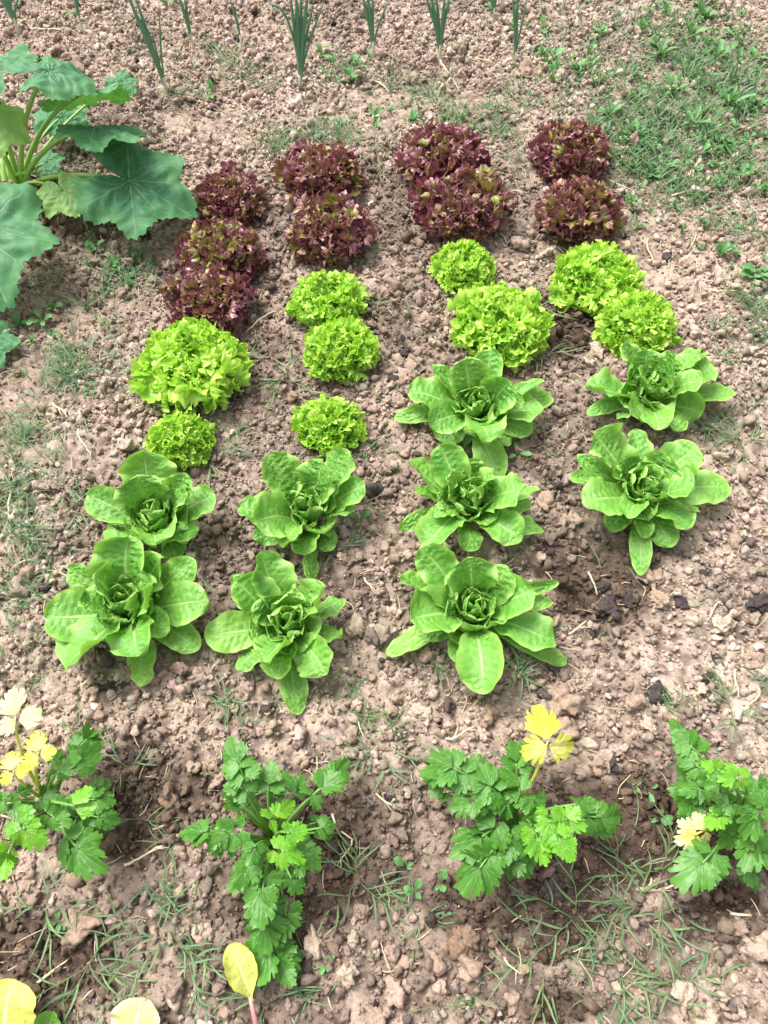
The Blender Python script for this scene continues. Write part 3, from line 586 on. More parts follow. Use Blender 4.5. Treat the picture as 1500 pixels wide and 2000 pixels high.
# junction px, tip px, heights, radius px, tilt of the normal (x, y), droop, material, pale?
ZL = [((253,353),(385,408),.15,.10,128,(.10,-.15),.10,'zucchini'), ((186,250),(318,240),.25,.20,98,(.05,.42),.2,'zucchini'), ((94,136),(160,130),.40,.37,96,(.1,.02),.22,'zucchini'),
      ((156,184),(255,178),.28,.24,100,(-.1,.9),.1,'zucchini'), ((118,228),(108,175),.10,.12,60,(.2,-.2),.2,'zucchini'), ((-12,236),(45,262),.27,.24,66,(.3,-.35),.25,'zucchini_pale'),
      ((-8,128),(-60,100),.38,.34,92,(.1,-.3),.2,'zucchini'), ((-52,450),(30,640),.17,.10,158,(.12,-.2),.10,'zucchini'), ((-30,668),(40,664),.05,.04,62,(0,-.1),.1,'zucchini'),
      ((120,372),(152,428),.12,.09,56,(.1,-.45),.2,'zucchini_pale'), ((88,318),(122,300),.06,.07,36,(0,-.2),.1,'zucchini'), ((236,158),(258,172),.16,.15,34,(.1,-.1),.15,'zucchini')]
for k, (j, t, hj, ht, R, tl, dr, mt) in enumerate(ZL):
    J = unproj(j[0], j[1], hj); T = unproj(t[0], t[1], ht); Rm = R*mpp(J)*1.05
    mb = MB(); polar_leaf(mb, J, T-J, nrm(np.array([tl[0], tl[1], 1.0])), Rm, zuc_outline, 3.1, 44, 301, net=8, droop=dr, wave=.085, nwave=4, veins=VZ, tint=.25*(k % 4), seed=40+k, vw=.016)
    lf = mb.build('leaf', M[mt], zroot, zb)
    d = (J-zb); P = bez(zb+nrm(d*[1, 1, 0])*.02, zb+d*.3+UP*.06*min(1, hj/.2), zb+d*.75+UP*.05*min(1, hj/.2), J-UP*.003, 18)
    tb = MB(); v, qd, tr = tube(P-zb, np.linspace(.0085, .0045, 18)*(1 if R > 60 else .6), 10)
    tb.add(v, qd, tr, c=np.concatenate([np.repeat(np.stack([np.linspace(0, 1, 18)]*4, -1), 10, 0), np.ones((1, 4))])); s = tb.build('stalk', M['zuc_stem']); s.parent = lf
for k, (x0, y0, x1, y1, rr) in enumerate([(34,372,72,378,.009),(26,350,58,338,.007),(10,355,4,300,.009),(18,350,22,305,.008),(30,384,80,392,.007),(-10,375,25,380,.009),(5,342,-6,318,.008)]):
    A = unproj(x0, y0, .03); Bp = unproj(x1, y1, .07); P = bez(A, A+(Bp-A)*.3+UP*.01, A+(Bp-A)*.7+UP*.015, Bp, 12)
    mb = MB(); v, qd, tr = tube(P-zb, rr*(.7+.5*np.sin(np.linspace(.3, 2.6, 12))), 9); mb.add(v, qd, tr, c=[[.2, 0, 0, 0]]); fr = mb.build('young_fruit', M['zuc_stem'], zroot)
    if k in (0, 1, 4):
        mb = MB(); dv = nrm(Bp-A)
        for q in range(5):
            a = q*1.2566; sd = nrm(np.cross(dv, [0.2, .1, 1])); up2 = np.cross(sd, dv)
            blade(mb, Bp-zb-dv*.004, Bp-zb+dv*.045+(sd*cos(a)+up2*sin(a))*.018, .014, arch=.02, cup=.3, seed=k*9+q, nu=12, nv=7, puck=0)
        fb = mb.build('flower_bud', M['zucchini_pale']); fb.parent = fr

# ------------------------------------------------------------------ onions along the top
ON = [((326,182),[((250,-5),.011),((262,-10),.008),((312,20),.005),((296,60),.004)],'onion plant leaning left beside the upper leaf of the zucchini','n'),
 ((588,176),[((566,-20),.008),((578,-30),.010),((590,-25),.009),((604,-30),.010),((616,-5),.007),((634,5),.006),((520,8),.006)],'thick bunched onion plant with a purple bulb showing at its base','b'),
 ((378,96),[((348,-10),.008),((360,-10),.007),((352,5),.006)],'slim onion plant, second of the row right of the zucchini, leaning left','n'),
 ((162,62),[((146,-15),.008),((156,-15),.006)],'short thin onion plant right behind the top zucchini leaf','n'),
 ((38,66),[((-6,-12),.010),((6,-14),.009),((18,-16),.008),((42,-8),.007)],'onion plant in the upper left corner behind the zucchini leaves','n'),
 ((729,112),[((705,-15),.009),((716,-18),.009),((728,-15),.007),((758,8),.006)],'onion plant right of the thick bunched one, over a patch of weeds','n'),
 ((858,118),[((826,-18),.008),((838,-18),.008),((850,-20),.007),((870,-16),.009),((880,-10),.008)],'fan shaped onion plant with a withered leaf lying at its foot','n'),
 ((962,46),[((948,-12),.008),((958,-14),.008),((972,-10),.006)],'small far onion plant between two taller ones, left of centre right','n'),
 ((1003,132),[((1000,-12),.007),((1010,-14),.008),((1030,0),.005)],'onion plant beside a large pale clod, rightmost of the tall ones','n'),
 ((474,100),[((448,-5),.005),((462,30),.004)],'thin wilted onion plant left of the thick bunched one','n'),
 ((1098,18),[((1092,-20),.007),((1104,-20),.006)],'onion plant at the top edge, farthest right of the row','n'),
 ((384,20),[((378,-20),.006),((388,-20),.006)],'tiny pale onion shoot at the top edge above the slim leaning onion','n')]
for i, (b, lv, lab, bulb) in enumerate(ON):
    r = np.random.default_rng(60+i); bp = ground(*b); root = empty('onion_plant', bp); tag(root, lab, 'onion', 'onion plants along the far row')
    for k, (t, w) in enumerate(lv):
        w *= 1.3; fr = .30 if t[1] < 3 else .22
        T = None
        for h in np.linspace(.05, .40, 60):        # the height at which the leaf seen there stands about upright
            q = unproj(t[0], t[1], bp[2]+h)
            if T is None or np.hypot(*(q-bp)[:2]-np.array([0, .02])) < np.hypot(*(T-bp)[:2]-np.array([0, .02])): T = q
        P = bez(bp+UP*.0, bp+UP*.08+(T-bp)*.1, bp+(T-bp)*.6+UP*.03, T+(T-bp)*.12, 18)
        if t == (520, 8): P = bez(bp+UP*.02, bp+UP*.3, bp+(T-bp)*.7+UP*.08, T, 18)
        u = np.linspace(0, 1, 18); rad = w*.5*np.clip(.75+.6*u, 0, 1.1)*np.clip((1-u)*3, .12, 1)
        mb = MB(); v, qd, tr = tube(P-bp, rad, 8); c = np.repeat(np.stack([np.clip((u-.05)/.16, 0, 1)]*4, -1), 8, 0); mb.add(v, qd, tr, c=np.concatenate([c, np.ones((1, 4))]))
        mb.build('leaf', M['onion'], root)
    P = np.array([[0, 0, -.01], [0, 0, .0], [0, 0, .012], [0, 0, .03], [0, 0, .055]]); mb = MB(); s = 1.0 if len(lv) > 3 else .65
    v, qd, tr = tube(P, np.array([.008, .0105, .0085, .006, .005])*s, 10); mb.add(v, qd, tr, c=np.concatenate([np.repeat(np.stack([np.array([0, 0, .3, .9, 1.]) if bulb == 'b' else np.array([.8, .9, 1, 1, 1.])]*4, -1), 10, 0), np.ones((1, 4))]))
    mb.build('bulb', M['onion_bulb'], root)

# ------------------------------------------------------------------ chard leaves at the bottom edge
def chard(name, lab, stem0, j, tip, wpx, hj, ht, mat, stem='chard_stem', arch=.1, cup=.2, seed=0, tint=.3, roll=0):
    S0 = ground(*stem0); J = unproj(*j, S0[2]+hj); T = unproj(*tip, S0[2]+ht); root = empty(name, S0); tag(root, lab, 'chard leaf')
    mb = MB(); blade(mb, J, T, wpx*mpp(T), arch=arch, cup=cup, roll=roll, ruf=.05, puck=.0018, seed=seed, tint=tint, basew=.1, peak=1.15); mb.build('leaf_blade', M[mat], root, S0)
    P = bez(S0-UP*.005, S0+(J-S0)*.3+UP*.01, S0+(J-S0)*.7+UP*.01, J+(T-J)*.08, 10); tb = MB(); v, qd, tr = tube(P-S0, np.linspace(.0055, .0032, 10), 8)
    tb.add(v, qd, tr, c=np.concatenate([np.repeat(np.stack([np.linspace(0, 1, 10)]*4, -1), 8, 0), np.ones((1, 4))])); tb.build('stalk', M[stem], root)
chard('chard_leaf', 'yellowed chard leaf on a bright pink stalk beside the narrow celery', (508,2030), (492,1955), (447,1845), 62, .05, .07, 'chard_yellow', seed=3, cup=.35, roll=.25, arch=.12)
chard('chard_leaf', 'broad yellow green chard leaf in the lower left corner', (-30,2090), (5,2050), (28,1912), 130, .05, .07, 'chard_yellow', 'cel_stem', seed=5, cup=.15, tint=.1)
chard('chard_leaf', 'dying chard leaf, half yellow and half bleached white, at the bottom edge', (240,2080), (250,2050), (278,1948), 100, .03, .05, 'chard_pale', 'yel_stem', seed=8, cup=.1)
chard('chard_leaf', 'small round green chard leaf between two yellow ones at the bottom edge', (85,2060), (95,2030), (104,1975), 58, .03, .05, 'chard_green', 'cel_stem', seed=9, cup=.3)
# ------------------------------------------------------------------ wording for small things: nearest named neighbour and the side of it
LM = [('the largest frilly lettuce',380,708,110),('the small round frilly lettuce',348,852,66),('the rear second column frilly lettuce',640,570,76),('the middle second column frilly lettuce',663,690,74),('the ragged frilly lettuce',648,818,70),
 ('the rear third column frilly lettuce',908,516,62),('the biggest third column frilly lettuce',970,637,98),('the tall far right frilly lettuce',1175,530,88),('the low far right frilly lettuce',1248,622,78),
 ('the rearmost left red lettuce',452,378,66),('the middle left red lettuce',418,485,86),('the front left red lettuce',402,582,84),('the rear second column red lettuce',634,338,82),('the front second column red lettuce',640,448,84),
 ('the rear third column red lettuce',858,312,95),('the front third column red lettuce',905,412,100),('the farthest red lettuce',1112,302,80),('the front right red lettuce',1125,405,82),
 ('the rear leftmost romaine',290,990,120),('the front leftmost romaine',245,1185,150),('the rear second column romaine',595,985,120),('the front second column romaine',560,1220,150),
 ('the rear third column romaine',930,790,130),('the middle third column romaine',915,985,130),('the front third column romaine',930,1200,160),('the rear rightmost romaine',1285,755,135),('the front rightmost romaine',1255,960,150),
 ('the celery in the lower left',90,1570,130),('the narrow celery',534,1650,160),('the widest celery',1013,1590,190),('the celery at the right edge',1430,1590,120),
 ('the zucchini plant',150,300,200),('the thick bunched onion',588,120,40),('the leaning onion by the zucchini',310,110,40),('the fan shaped onion',858,80,40),('the onion by the pale clod',1005,90,30)]
def side(dx, dy):
    a = math.degrees(math.atan2(dy, dx)) % 360
    return ['right of', 'front right of', 'in front of', 'front left of', 'left of', 'behind left of', 'behind', 'behind right of'][int((a+22.5)//45) % 8]
USED = set(ALL_LABELS)
def where(desc, px, py):
    L = sorted(LM, key=lambda l: max(0, math.hypot(px-l[1], py-l[2])-l[3]*.8)); a, b = L[0], L[1]
    for cand in (f"{desc} {side(px-a[1], py-a[2])} {a[0]}", f"{desc} {side(px-b[1], py-b[2])} {b[0]}", f"{desc} {side(px-L[2][1], py-L[2][2])} {L[2][0]}",
                 f"second {desc} {side(px-a[1], py-a[2])} {a[0]}", f"second {desc} {side(px-b[1], py-b[2])} {b[0]}", f"third {desc} {side(px-a[1], py-a[2])} {a[0]}", f"fourth {desc} {side(px-a[1], py-a[2])} {a[0]}"):
        if cand not in USED: break
    USED.add(cand); return cand

# ------------------------------------------------------------------ single clods, stones, lumps of dark compost
def lump(name, desc, cat, px, py, rpx, col, group, seed, flat=.75, amt=.4, mat='clod', lab=None):
    p = ground(px, py); r = np.random.default_rng(seed); R = rpx*mpp(p); v = lumpy(ICO4 if rpx > 17 else ICO3, seed, amt)
    fr = np.zeros(len(v))
    for k in range(14):
        a = r.normal(size=3)*r.uniform(5, 14); fr += .03*np.sin(v@a+r.uniform(0, 6))
    v = v*(1+fr)[:, None]*r.uniform(.85, 1.15, 3); a = r.uniform(0, 6); v = v@np.array([[cos(a), sin(a), 0], [-sin(a), cos(a), 0], [0, 0, flat]])
    mb = MB(); mb.add(v*R, t=(F4 if rpx > 17 else F3), c=list(col)+[1]); o = mb.build(name, M[mat], loc=p+UP*R*.3*flat)
    tag(o, lab or where(desc, px, py), cat, group)
ICO4, F4 = ico(4); ICO3, F3 = ICO3
DRY, PALE, DARK, BR = (.40,.30,.235), (.52,.42,.34), (.07,.058,.058), (.27,.185,.135)
CL = [(618,1838,28,PALE),(903,1832,27,BR),(922,1892,32,DRY),(1475,1850,36,PALE),(1440,1815,18,DRY),(170,1802,36,DRY),(210,1770,22,DRY),(820,1396,20,PALE),(1112,1020,20,DRY),(1062,985,22,DRY),(1032,140,24,DRY),(812,710,20,DRY),(1166,690,18,PALE),
 (1085,1432,30,DRY),(1412,1222,22,PALE),(1100,1365,34,DRY),(1270,1135,26,DRY),(1350,1215,16,PALE),(948,1400,22,DRY),(690,1835,14,PALE),(1290,1175,20,DRY),(1145,1460,18,PALE),(1168,1495,20,DRY),(330,1565,16,BR),(265,1430,14,PALE),(1060,1090,12,PALE),(1240,1370,18,DRY),
 (680,1905,24,PALE),(600,1740,13,BR),(700,1780,18,DRY),(560,1930,12,DRY),(860,1930,15,PALE),(300,1905,16,DRY),(395,1820,18,PALE),(1390,1905,18,DRY),(1330,1945,24,PALE),(1250,1960,20,DRY),(300,1330,16,DRY),(110,1290,14,DRY),(1430,1060,16,DRY),(1465,1290,20,DRY),(1015,480,16,PALE),(985,510,12,DRY),(545,395,12,DRY),(795,885,12,DRY),(1440,560,10,PALE),(560,1760,16,DRY),(760,1640,14,DRY),(850,1880,18,DRY),(960,1835,14,BR),(1000,1960,20,DRY),(1380,1990,22,PALE),(440,1985,18,DRY),(730,1985,22,DRY),(790,1930,16,PALE),(40,1850,14,BR),(60,1700,14,DRY),(380,1500,16,DRY),(760,1390,16,DRY),(1450,1480,18,DRY),(1270,1420,20,PALE),(60,1330,14,DRY),(200,1400,16,DRY)]
for k, (x, y, rp, c) in enumerate(CL): lump('soil_clod', {PALE: 'pale soil clod', DRY: 'dry brown soil clod', BR: 'damp brown soil clod'}[c], 'soil clod', x, y, rp, c, 'loose clods of soil', 2000+k)
for k, (x, y, rp) in enumerate([(264,1373,15),(1350,1213,11),(870,1068,9),(208,58,8)]): lump('stone', 'smooth cream stone', 'stone', x, y, rp, (.60,.52,.40), 'pale stones on the soil', 2100+k, .7, .25)
for k, (x, y, rp) in enumerate([(1192,1190,24),(1225,1175,18),(1165,1050,13),(1480,1178,20),(1172,1145,14),(1285,1355,18),(1330,1178,12),(790,690,16),(768,745,12),(1080,1740,20),(1050,1728,13),(210,1345,12),(760,1560,12),(285,460,16),(370,200,11),(1165,905,12),(90,1150,12),(65,1000,12),(1200,1490,18),(600,1895,13),(1380,1320,13),(260,1480,14)]):
    lump('compost_lump', 'dark lump of compost', 'compost', x, y, rp, DARK, 'dark lumps of compost', 2200+k, .6, .5)

# ------------------------------------------------------------------ dry straws and roots lying about
def straw(px0, py0, px1, py1, wpx, desc, curve, seed, fork=0):
    r = np.random.default_rng(seed); A = ground(px0, py0)+UP*.004; B = ground(px1, py1)+UP*.006; d = B-A; L = np.linalg.norm(d); s = nrm(np.cross(d, UP))
    P = bez(A, A+d*.33+s*curve*L+UP*.008, A+d*.66+s*curve*L*r.uniform(-.5, 1)+UP*.012, B, 14); w = wpx*.5*mpp(A); mb = MB()
    P = P + r.normal(size=P.shape)*L*.008
    v, q, t = tube(P-A, w*np.linspace(1, .5, 14), 6); mb.add(v, q, t, c=[[r.random()]*4])
    for k in range(fork):
        i = r.integers(3, 11); dd = nrm(nrm(d)+s*r.uniform(-1.2, 1.2)+UP*.05)*L*r.uniform(.3, .55)
        Q = bez(P[i], P[i]+dd*.3, P[i]+dd*.6+s*r.uniform(-.1, .1)*L, P[i]+dd-UP*.004, 9); v, q, t = tube(Q-A, w*.6*np.linspace(1, .4, 9), 5); mb.add(v, q, t, c=[[r.random()]*4])
    o = mb.build('dry_twig', M['straw'], loc=A); tag(o, where(desc, (px0+px1)/2, (py0+py1)/2), 'twig', 'dry twigs and roots on the soil')
STR = [(735,1550,800,1590,5,.15,2),(650,1590,690,1640,6,.2,1),(688,1640,660,1690,4,-.2,2),(245,1690,325,1650,6,.1,2),(68,1925,135,1875,7,.03,1),(1148,1118,1165,1165,5,.05,0),(1110,1240,1145,1215,5,.1,1),(1260,1740,1340,1718,6,.1,1),(1242,1735,1270,1715,9,.4,0),
 (1425,1785,1465,1788,7,.02,0),(870,1445,930,1420,6,.2,2),(1010,1110,985,1140,3,.2,0),(712,1130,735,1160,4,.2,3),(740,1115,700,1125,3,.1,1),(22,960,32,1085,4,.05,0),(135,1130,95,1115,4,.1,0),(60,1095,20,1120,3,.1,1),(1435,1310,1440,1365,5,.2,1),(1480,1345,1460,1380,5,-.2,0),(1400,1180,1380,1215,4,.1,0),
 (725,160,760,185,4,-.1,0),(60,58,150,66,4,.1,0),(640,1935,650,1975,3,.1,0),(985,1870,1020,1910,4,.2,1),(1015,1890,1010,1850,3,.1,0),(700,1405,715,1450,3,.1,0),(330,1450,370,1420,3,.1,1),(300,1620,345,1605,4,.1,0),(440,1290,405,1325,3,.2,1),(160,1955,185,1930,3,.1,0),(760,1775,745,1700,3,.1,0),(745,1840,765,1905,3,.1,0),(1150,1850,1110,1862,3,.1,1),
 (105,790,140,810,6,.2,3),(155,840,180,895,4,.15,0),(0,1590,35,1603,5,.05,0),(1390,570,1450,575,4,.1,0),(1310,385,1345,380,4,.1,0),(980,460,990,480,3,.1,0),(540,610,480,655,4,.1,0),(1265,470,1280,530,4,.2,0),(860,120,897,182,5,.06,0),(865,115,962,127,4,.05,0),(1340,495,1360,455,3,.1,0),(640,650,600,660,3,.1,0),(1490,330,1440,340,5,.1,0),(1190,355,1240,380,3,.1,1)]
for k, s in enumerate(STR): straw(*s[:5], {0: 'dry straw stalk', 1: 'forked dry twig', 2: 'branching dry root', 3: 'tangled dry root tuft'}[s[6]], s[5], 3000+k, s[6])
# litter too small and too many to count
rs = np.random.default_rng(31); lb = MB(); n = 0
while n < 3200:
    x, y = rs.uniform(-1.5, 1.5), rs.uniform(-.3, 3.3)
    if not in_view(x, y, .2) : continue
    if rs.random() > .25+.75*blob(np.array([x]), np.array([y]), FINE)[0]: continue
    A = np.array([x, y, float(gz(x, y))+.003]); a = rs.uniform(0, 6.28); L = rs.uniform(.012, .05); D = np.array([cos(a), sin(a), 0])*L
    B = A+D; B[2] = float(gz(B[0], B[1]))+.003; P = bez(A, A+(B-A)*.3+UP*.006, A+(B-A)*.7+UP*.006+np.array([-D[1], D[0], 0])*rs.uniform(-.3, .3), B, 6)
    v, q, t = tube(P, rs.uniform(.0005, .0011), 4, False); lb.add(v, q, c=[[rs.random()]*4]); n += 1
o = lb.build('straw_litter', M['straw']); o['kind'] = 'stuff'; o['label'] = 'fine bits of dry straw scattered over the soil'; o['category'] = 'straw'

# ------------------------------------------------------------------ grass
def blades(mb, base, az, L, W, lift, droop, c, seg=6):
    """many blades at once; base (n,3)"""
    n = len(L); u = np.linspace(0, 1, seg)[None, :, None]; a = np.stack([np.cos(az), np.sin(az), 0*az], -1)[:, None]; s = np.stack([-np.sin(az), np.cos(az), 0*az], -1)[:, None]
    H = L[:, None, None]; P = base[:, None] + a*H*u*np.cos(lift)[:, None, None]*(1+.15*u) + UP*H*(np.sin(lift)[:, None, None]*u - droop[:, None, None]*u*u)
    P = P + s*H*.16*np.sin(u*2.6+az[:, None, None]*3)*u
    w = W[:, None, None]*.5*(1-.93*u**2.2)*(.6+.9*np.clip(u*3, 0, 1)*.5)
    V = np.stack([P-s*w+UP*w*.5, P, P+s*w+UP*w*.5], 2).reshape(-1, 3)
    g1 = (np.arange(seg-1)[:, None]*3+np.arange(2)[None]).ravel(); q = np.stack([g1, g1+1, g1+4, g1+3], -1)[None]+(np.arange(n)*seg*3)[:, None, None]
    mb.add(V, q.reshape(-1, 4), c=np.repeat(np.repeat(c[:, None], 4, 1), seg*3, 0))
def sprig(mb, org, p, az, L, r, W=.0042, up=.25):
    """a creeping grass runner with leaves in alternate ranks"""
    d = np.array([cos(az), sin(az), 0]); s = np.array([-d[1], d[0], 0])
    P = bez(p, p+d*L*.3+UP*.015+s*r.uniform(-.1, .1)*L, p+d*L*.7+UP*L*up*.6, p+d*L+UP*L*up*.7+s*r.uniform(-.2, .2)*L, 12)
    v, q, t = tube(P-org, np.linspace(.0011, .0007, 12), 5); mb.add(v, q, t, c=[[.1, 0, 0, 0]])
    k = int(r.integers(4, 7)); i = np.linspace(3, 11, k).astype(int); sg = np.where(np.arange(k) % 2 == 0, 1, -1)
    aa = az + sg*r.uniform(.35, .95, k); aa[-1] = az
    blades(mb, P[i]-org, aa, r.uniform(.035, .075, k)*W/.0042, r.uniform(.7, 1.15, k)*W, r.uniform(.1, .7, k), r.uniform(.1, .5, k), r.random(k))
def tuft(px, py, spx, desc, seed, n=4, kind='sprig'):
    r = np.random.default_rng(seed); p = ground(px, py); S = spx*mpp(p); mb = MB()
    if kind == 'sprig':
        for k in range(n):
            a = 2*pi*k/n+r.uniform(-.6, .6); sprig(mb, p, p+np.array([cos(a), sin(a), 0])*.004, a, S*r.uniform(.5, .95), r, W=np.clip(S*.058, .0024, .0042))
    else:
        m = n*5; a = r.uniform(0, 6.28, m); blades(mb, np.stack([r.normal(0, S*.12, m), r.normal(0, S*.12, m), 0*a], -1), a, S*r.uniform(.6, 1.15, m), r.uniform(.0022, .0042, m), r.uniform(.25, 1.1, m), r.uniform(.1, .5, m), r.random(m))
    o = mb.build('grass_tuft', M['grass'], loc=p); tag(o, where(desc, px, py), 'grass', 'grass tufts in the soil')
TU = [(1120,1795,110,5,0),(1255,1775,100,5,0),(1060,1870,90,4,0),(1215,1900,110,5,0),(1320,1930,100,5,0),(1290,1700,120,4,0),(1210,1690,60,3,0),(1160,1960,60,3,1),(1225,1985,60,2,1),(170,1890,130,4,0),(210,1955,70,3,0),(340,1830,100,5,0),(380,1900,70,4,0),(330,1760,70,4,1),(90,1770,110,4,0),(520,1960,80,4,0),(600,1945,60,3,1),
 (700,1720,100,5,0),(740,1465,75,5,0),(715,1400,50,4,1),(815,1790,55,3,0),(445,1370,60,4,1),(480,1420,50,3,0),(930,1340,60,4,1),(1010,1310,70,5,1),(850,1300,50,3,1),(1430,1390,60,3,0),(1300,1375,40,3,1),(1490,1320,50,4,1),(410,895,80,4,0),(460,850,60,3,1),(490,700,45,3,1),(560,745,60,4,0),(420,790,50,3,1),
 (1040,600,60,3,0),(1060,690,50,3,0),(730,500,45,3,1),(60,1050,70,5,1),(110,1060,60,3,0),(40,1170,60,4,1),(150,1000,50,4,0),(45,860,70,6,1),(70,950,60,4,1),(130,960,45,3,0),(20,1250,50,3,0),(100,1310,50,3,0),(150,740,80,7,1),(130,690,60,5,1),(170,600,50,4,1),(210,540,50,5,1),(250,540,45,4,1),
 (1470,600,70,8,1),(1490,660,60,6,1),(1410,700,50,4,1),(1380,840,55,5,1),(1450,870,55,4,0),(1310,820,40,3,1),(1400,640,45,4,1),(640,1020,60,2,1),(660,1075,60,3,0),(140,1470,60,3,0),(250,1500,60,3,0),(270,1600,60,2,0),(360,1640,50,2,0),(690,1345,50,3,1),(920,1955,70,3,1),(280,760,40,3,1),(350,905,50,4,1),(720,880,45,3,1)]
for k, (x, y, s, n, kd) in enumerate(TU): tuft(x, y, s, 'creeping grass tuft' if kd == 0 else 'short grass tuft', 4000+k, n, 'sprig' if kd == 0 else 'tuft')
# grass too thick to count on the untended ground
GP = [(1330,80,120,90,900),(1380,200,130,90,1100),(1240,250,120,70,800),(1420,300,110,60,700),(1260,330,90,60,500),(1400,150,90,60,500),(1150,160,110,70,260),(1340,380,140,40,300),(1450,440,60,50,120),(1470,600,50,70,160),(850,210,90,35,260),(640,275,100,35,330),(930,240,110,30,200),(760,180,60,30,120),(690,140,50,30,150),(470,140,70,40,170),(420,110,60,30,120),(270,110,40,40,100),
 (150,720,90,70,300),(60,860,80,50,240),(200,540,110,60,260),(230,500,60,40,110),(30,1000,60,70,160),(60,1150,60,80,120),(360,180,40,30,80),(140,170,90,70,120),(180,320,80,60,110),(1000,190,60,40,120),(1050,80,80,60,120),(1180,60,70,50,120),(560,280,60,30,90),(740,340,20,60,60),(980,300,50,60,90),(1000,260,60,40,80),(1440,830,60,70,60),(1420,1330,80,40,40),(540,300,40,30,50),(680,520,30,40,30),(740,620,30,60,30),(1440,60,80,60,180),(1480,180,50,60,160),(750,1000,700,900,330)]
rs = np.random.default_rng(77); GB = MB()
for (cx, cy, rx, ry, n) in GP:
    big = cx > 1130 and cy < 480; n = int(n*(1.1 if big else 1.2)); px = rs.normal(cx, rx*.55, n); py = rs.normal(cy, ry*.55, n); p = unproj(px, np.maximum(py, -60), 0.); p[:, 2] = gz(p[:, 0], p[:, 1])
    cl = vnoise(p[:, 0], p[:, 1], .07, 14)*.6+vnoise(p[:, 0], p[:, 1], .03, 15)*.4; p = p[cl > rs.uniform(.32, .52, n)]; n = len(p)
    blades(GB, p, rs.uniform(0, 6.28, n), rs.uniform(.025, .10 if big else .08, n), np.exp(rs.normal(math.log(.0042 if big else .0028), .35, n)), rs.uniform(.15, 1.2, n), rs.uniform(.05, .5, n), rs.random(n))
CB = MB()
for (cx, cy, rx, ry, n) in [(1350,90,110,90,60),(1400,210,110,80,60),(1270,290,100,60,40),(1430,320,80,60,36),(1180,180,90,60,26),(1090,130,60,50,16),(1250,420,120,60,26),(680,140,60,40,12),(600,290,90,40,12),(1440,520,60,80,12),(120,620,80,60,10),(230,500,50,40,8),(1380,30,90,40,30),(760,230,160,40,14)]:
    px = rs.normal(cx, rx*.6, n); py = rs.normal(cy, ry*.6, n)
    for x, y in zip(px, py):
        p = unproj(x, max(y, -50), 0.); p[2] = gz(p[0], p[1]); S = rs.uniform(.010, .034); wr = rs.choice([.25, .4, .6])
        for q in range(rs.integers(3, 8)):
            a = rs.uniform(0, 6.28); el = rs.uniform(.1, 1.1); L = S*rs.uniform(.6, 1.2); B = p+UP*rs.uniform(.002, .012)
            blade(CB, B, B+np.array([cos(a)*cos(el), sin(a)*cos(el), sin(el)])*L, L*wr, arch=.2, cup=.2, ruf=.08, puck=0, seed=int(rs.integers(1e6)), tint=rs.random(), nu=8, nv=5, peak=1.1)
oc = CB.build('ground_cover', M['weed']); oc['kind'] = 'stuff'; oc['label'] = 'low broad-leaved ground cover mixed into the grass'; oc['category'] = 'weeds'
o = GB.build('grass', M['grass']); o['kind'] = 'stuff'; o['label'] = 'short wiry grass spreading over the untended ground'; o['category'] = 'grass'

# ------------------------------------------------------------------ broad-leaved weeds
def weed(px, py, spx, n, desc, seed, wr=.45, lift=.5, mat='weed', stem=False):
    r = np.random.default_rng(seed); p = ground(px, py); S = spx*mpp(p); mb = MB(); a0 = r.uniform(0, 6)
    for k in range(n):
        a = r.uniform(0, 6.28) if n > 3 else a0+2*pi*k/n; L = S*r.uniform(.4, 1.0); el = r.uniform(.2, 1.6)*lift
        B = np.array([cos(a), sin(a), 0])*.003+UP*(.004+.012*stem*k/n); T = B+np.array([cos(a)*cos(el), sin(a)*cos(el), sin(el)])*L
        blade(mb, B, T, L*wr*r.uniform(.8, 1.2), arch=.15, cup=.15, ruf=.06, puck=.0006, seed=seed+k, tint=r.random(), nu=14, nv=9, peak=1.1, basew=.12)
    o = mb.build('weed', M[mat], loc=p); tag(o, where(desc, px, py), 'weed', 'small broad-leaved weeds')
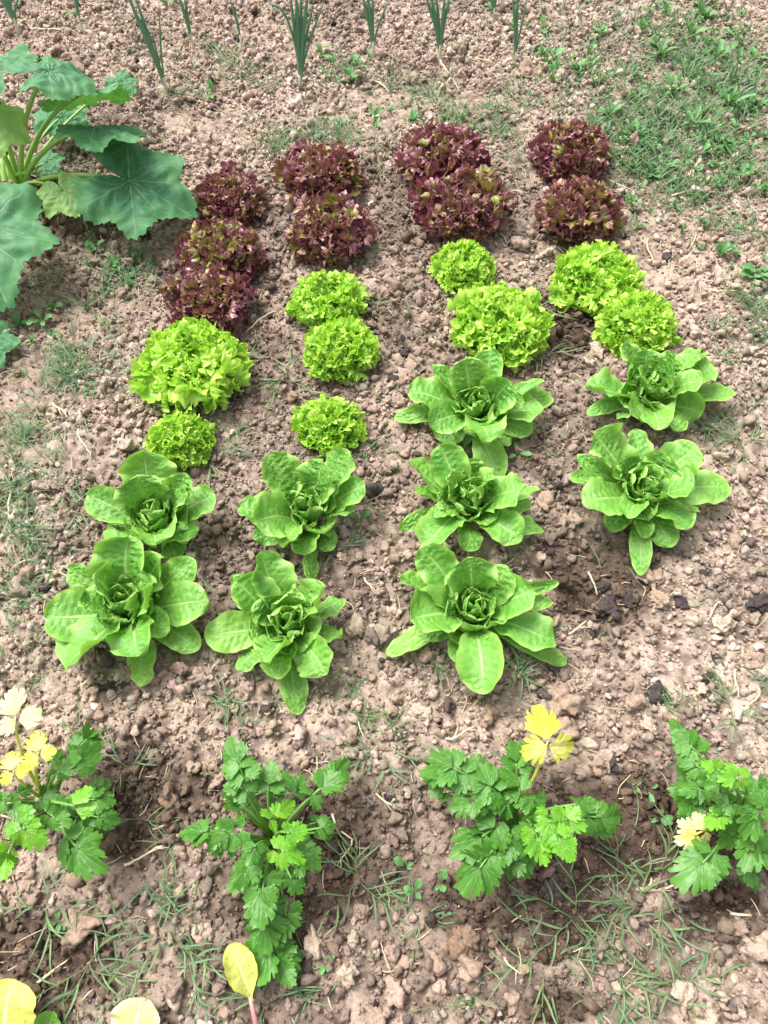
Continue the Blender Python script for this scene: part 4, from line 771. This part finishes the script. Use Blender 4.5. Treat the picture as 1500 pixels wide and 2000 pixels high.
WE = [(85,630,42,7,.45,.4),(110,655,22,3,.6,.2),(630,110,35,6,.5,.7),(680,165,32,6,.4,.8),(420,190,32,5,.4,.6),(415,470,0,0,0,0),(700,1020,40,3,.4,.5),(905,880,60,4,.45,.3),(1010,890,38,3,.4,.3),(790,1695,30,5,.5,.6),(860,1725,32,4,.6,.5),(810,1740,30,4,.55,.4),(785,1770,20,3,.6,.4),(870,1780,16,3,.5,.4),
 (590,1880,44,6,.55,.4),(640,1882,25,4,.5,.4),(1265,1545,30,3,.4,.6),(1285,1600,36,6,.5,.5),(1235,1540,25,4,.3,.6),(1430,495,34,5,.5,.5),(1480,540,50,6,.6,.4),(1400,120,60,9,.3,.6),(1350,75,55,8,.3,.6),(1310,185,60,9,.3,.5),(1420,210,75,10,.22,.6),(1290,110,45,7,.35,.5),(1240,270,48,8,.35,.5),(1350,250,55,9,.3,.5),(1190,230,45,7,.35,.6),(1080,120,32,6,.5,.5),(1120,135,30,6,.45,.5),(1060,60,28,5,.5,.5),(1170,70,30,5,.5,.5),(1470,120,45,7,.3,.5),(1480,210,55,8,.25,.5),(1440,350,45,7,.35,.4),(1300,330,45,7,.35,.4),(1000,60,24,5,.5,.5),
 (190,490,28,5,.5,.5),(230,520,24,5,.4,.5),(275,482,16,4,.6,.3),(300,520,14,3,.6,.3),(175,770,14,3,.7,.3),(245,1380,0,0,0,0),(80,1400,18,4,.6,.3),(700,130,26,5,.45,.6),(640,150,24,5,.4,.6),(960,25,30,5,.4,.6),(150,35,22,4,.4,.6),(330,15,30,5,.5,.5),(768,880,14,3,.6,.2),(280,1570,16,3,.6,.3),(1370,40,50,8,.3,.6),(1300,30,45,7,.3,.6),(120,1800,24,5,.5,.3)]
for k, (x, y, s, n, wr, lf) in enumerate(WE):
    if n: weed(x, y, s*(.72 if x > 1150 and y < 400 else .9), n+(3 if x > 1150 and y < 400 else 0), 'narrow-leaved weed rosette' if wr < .4 else 'small round-leaved weed' if wr > .5 else 'leafy green weed', 5000+k*20, wr, lf, stem=True)
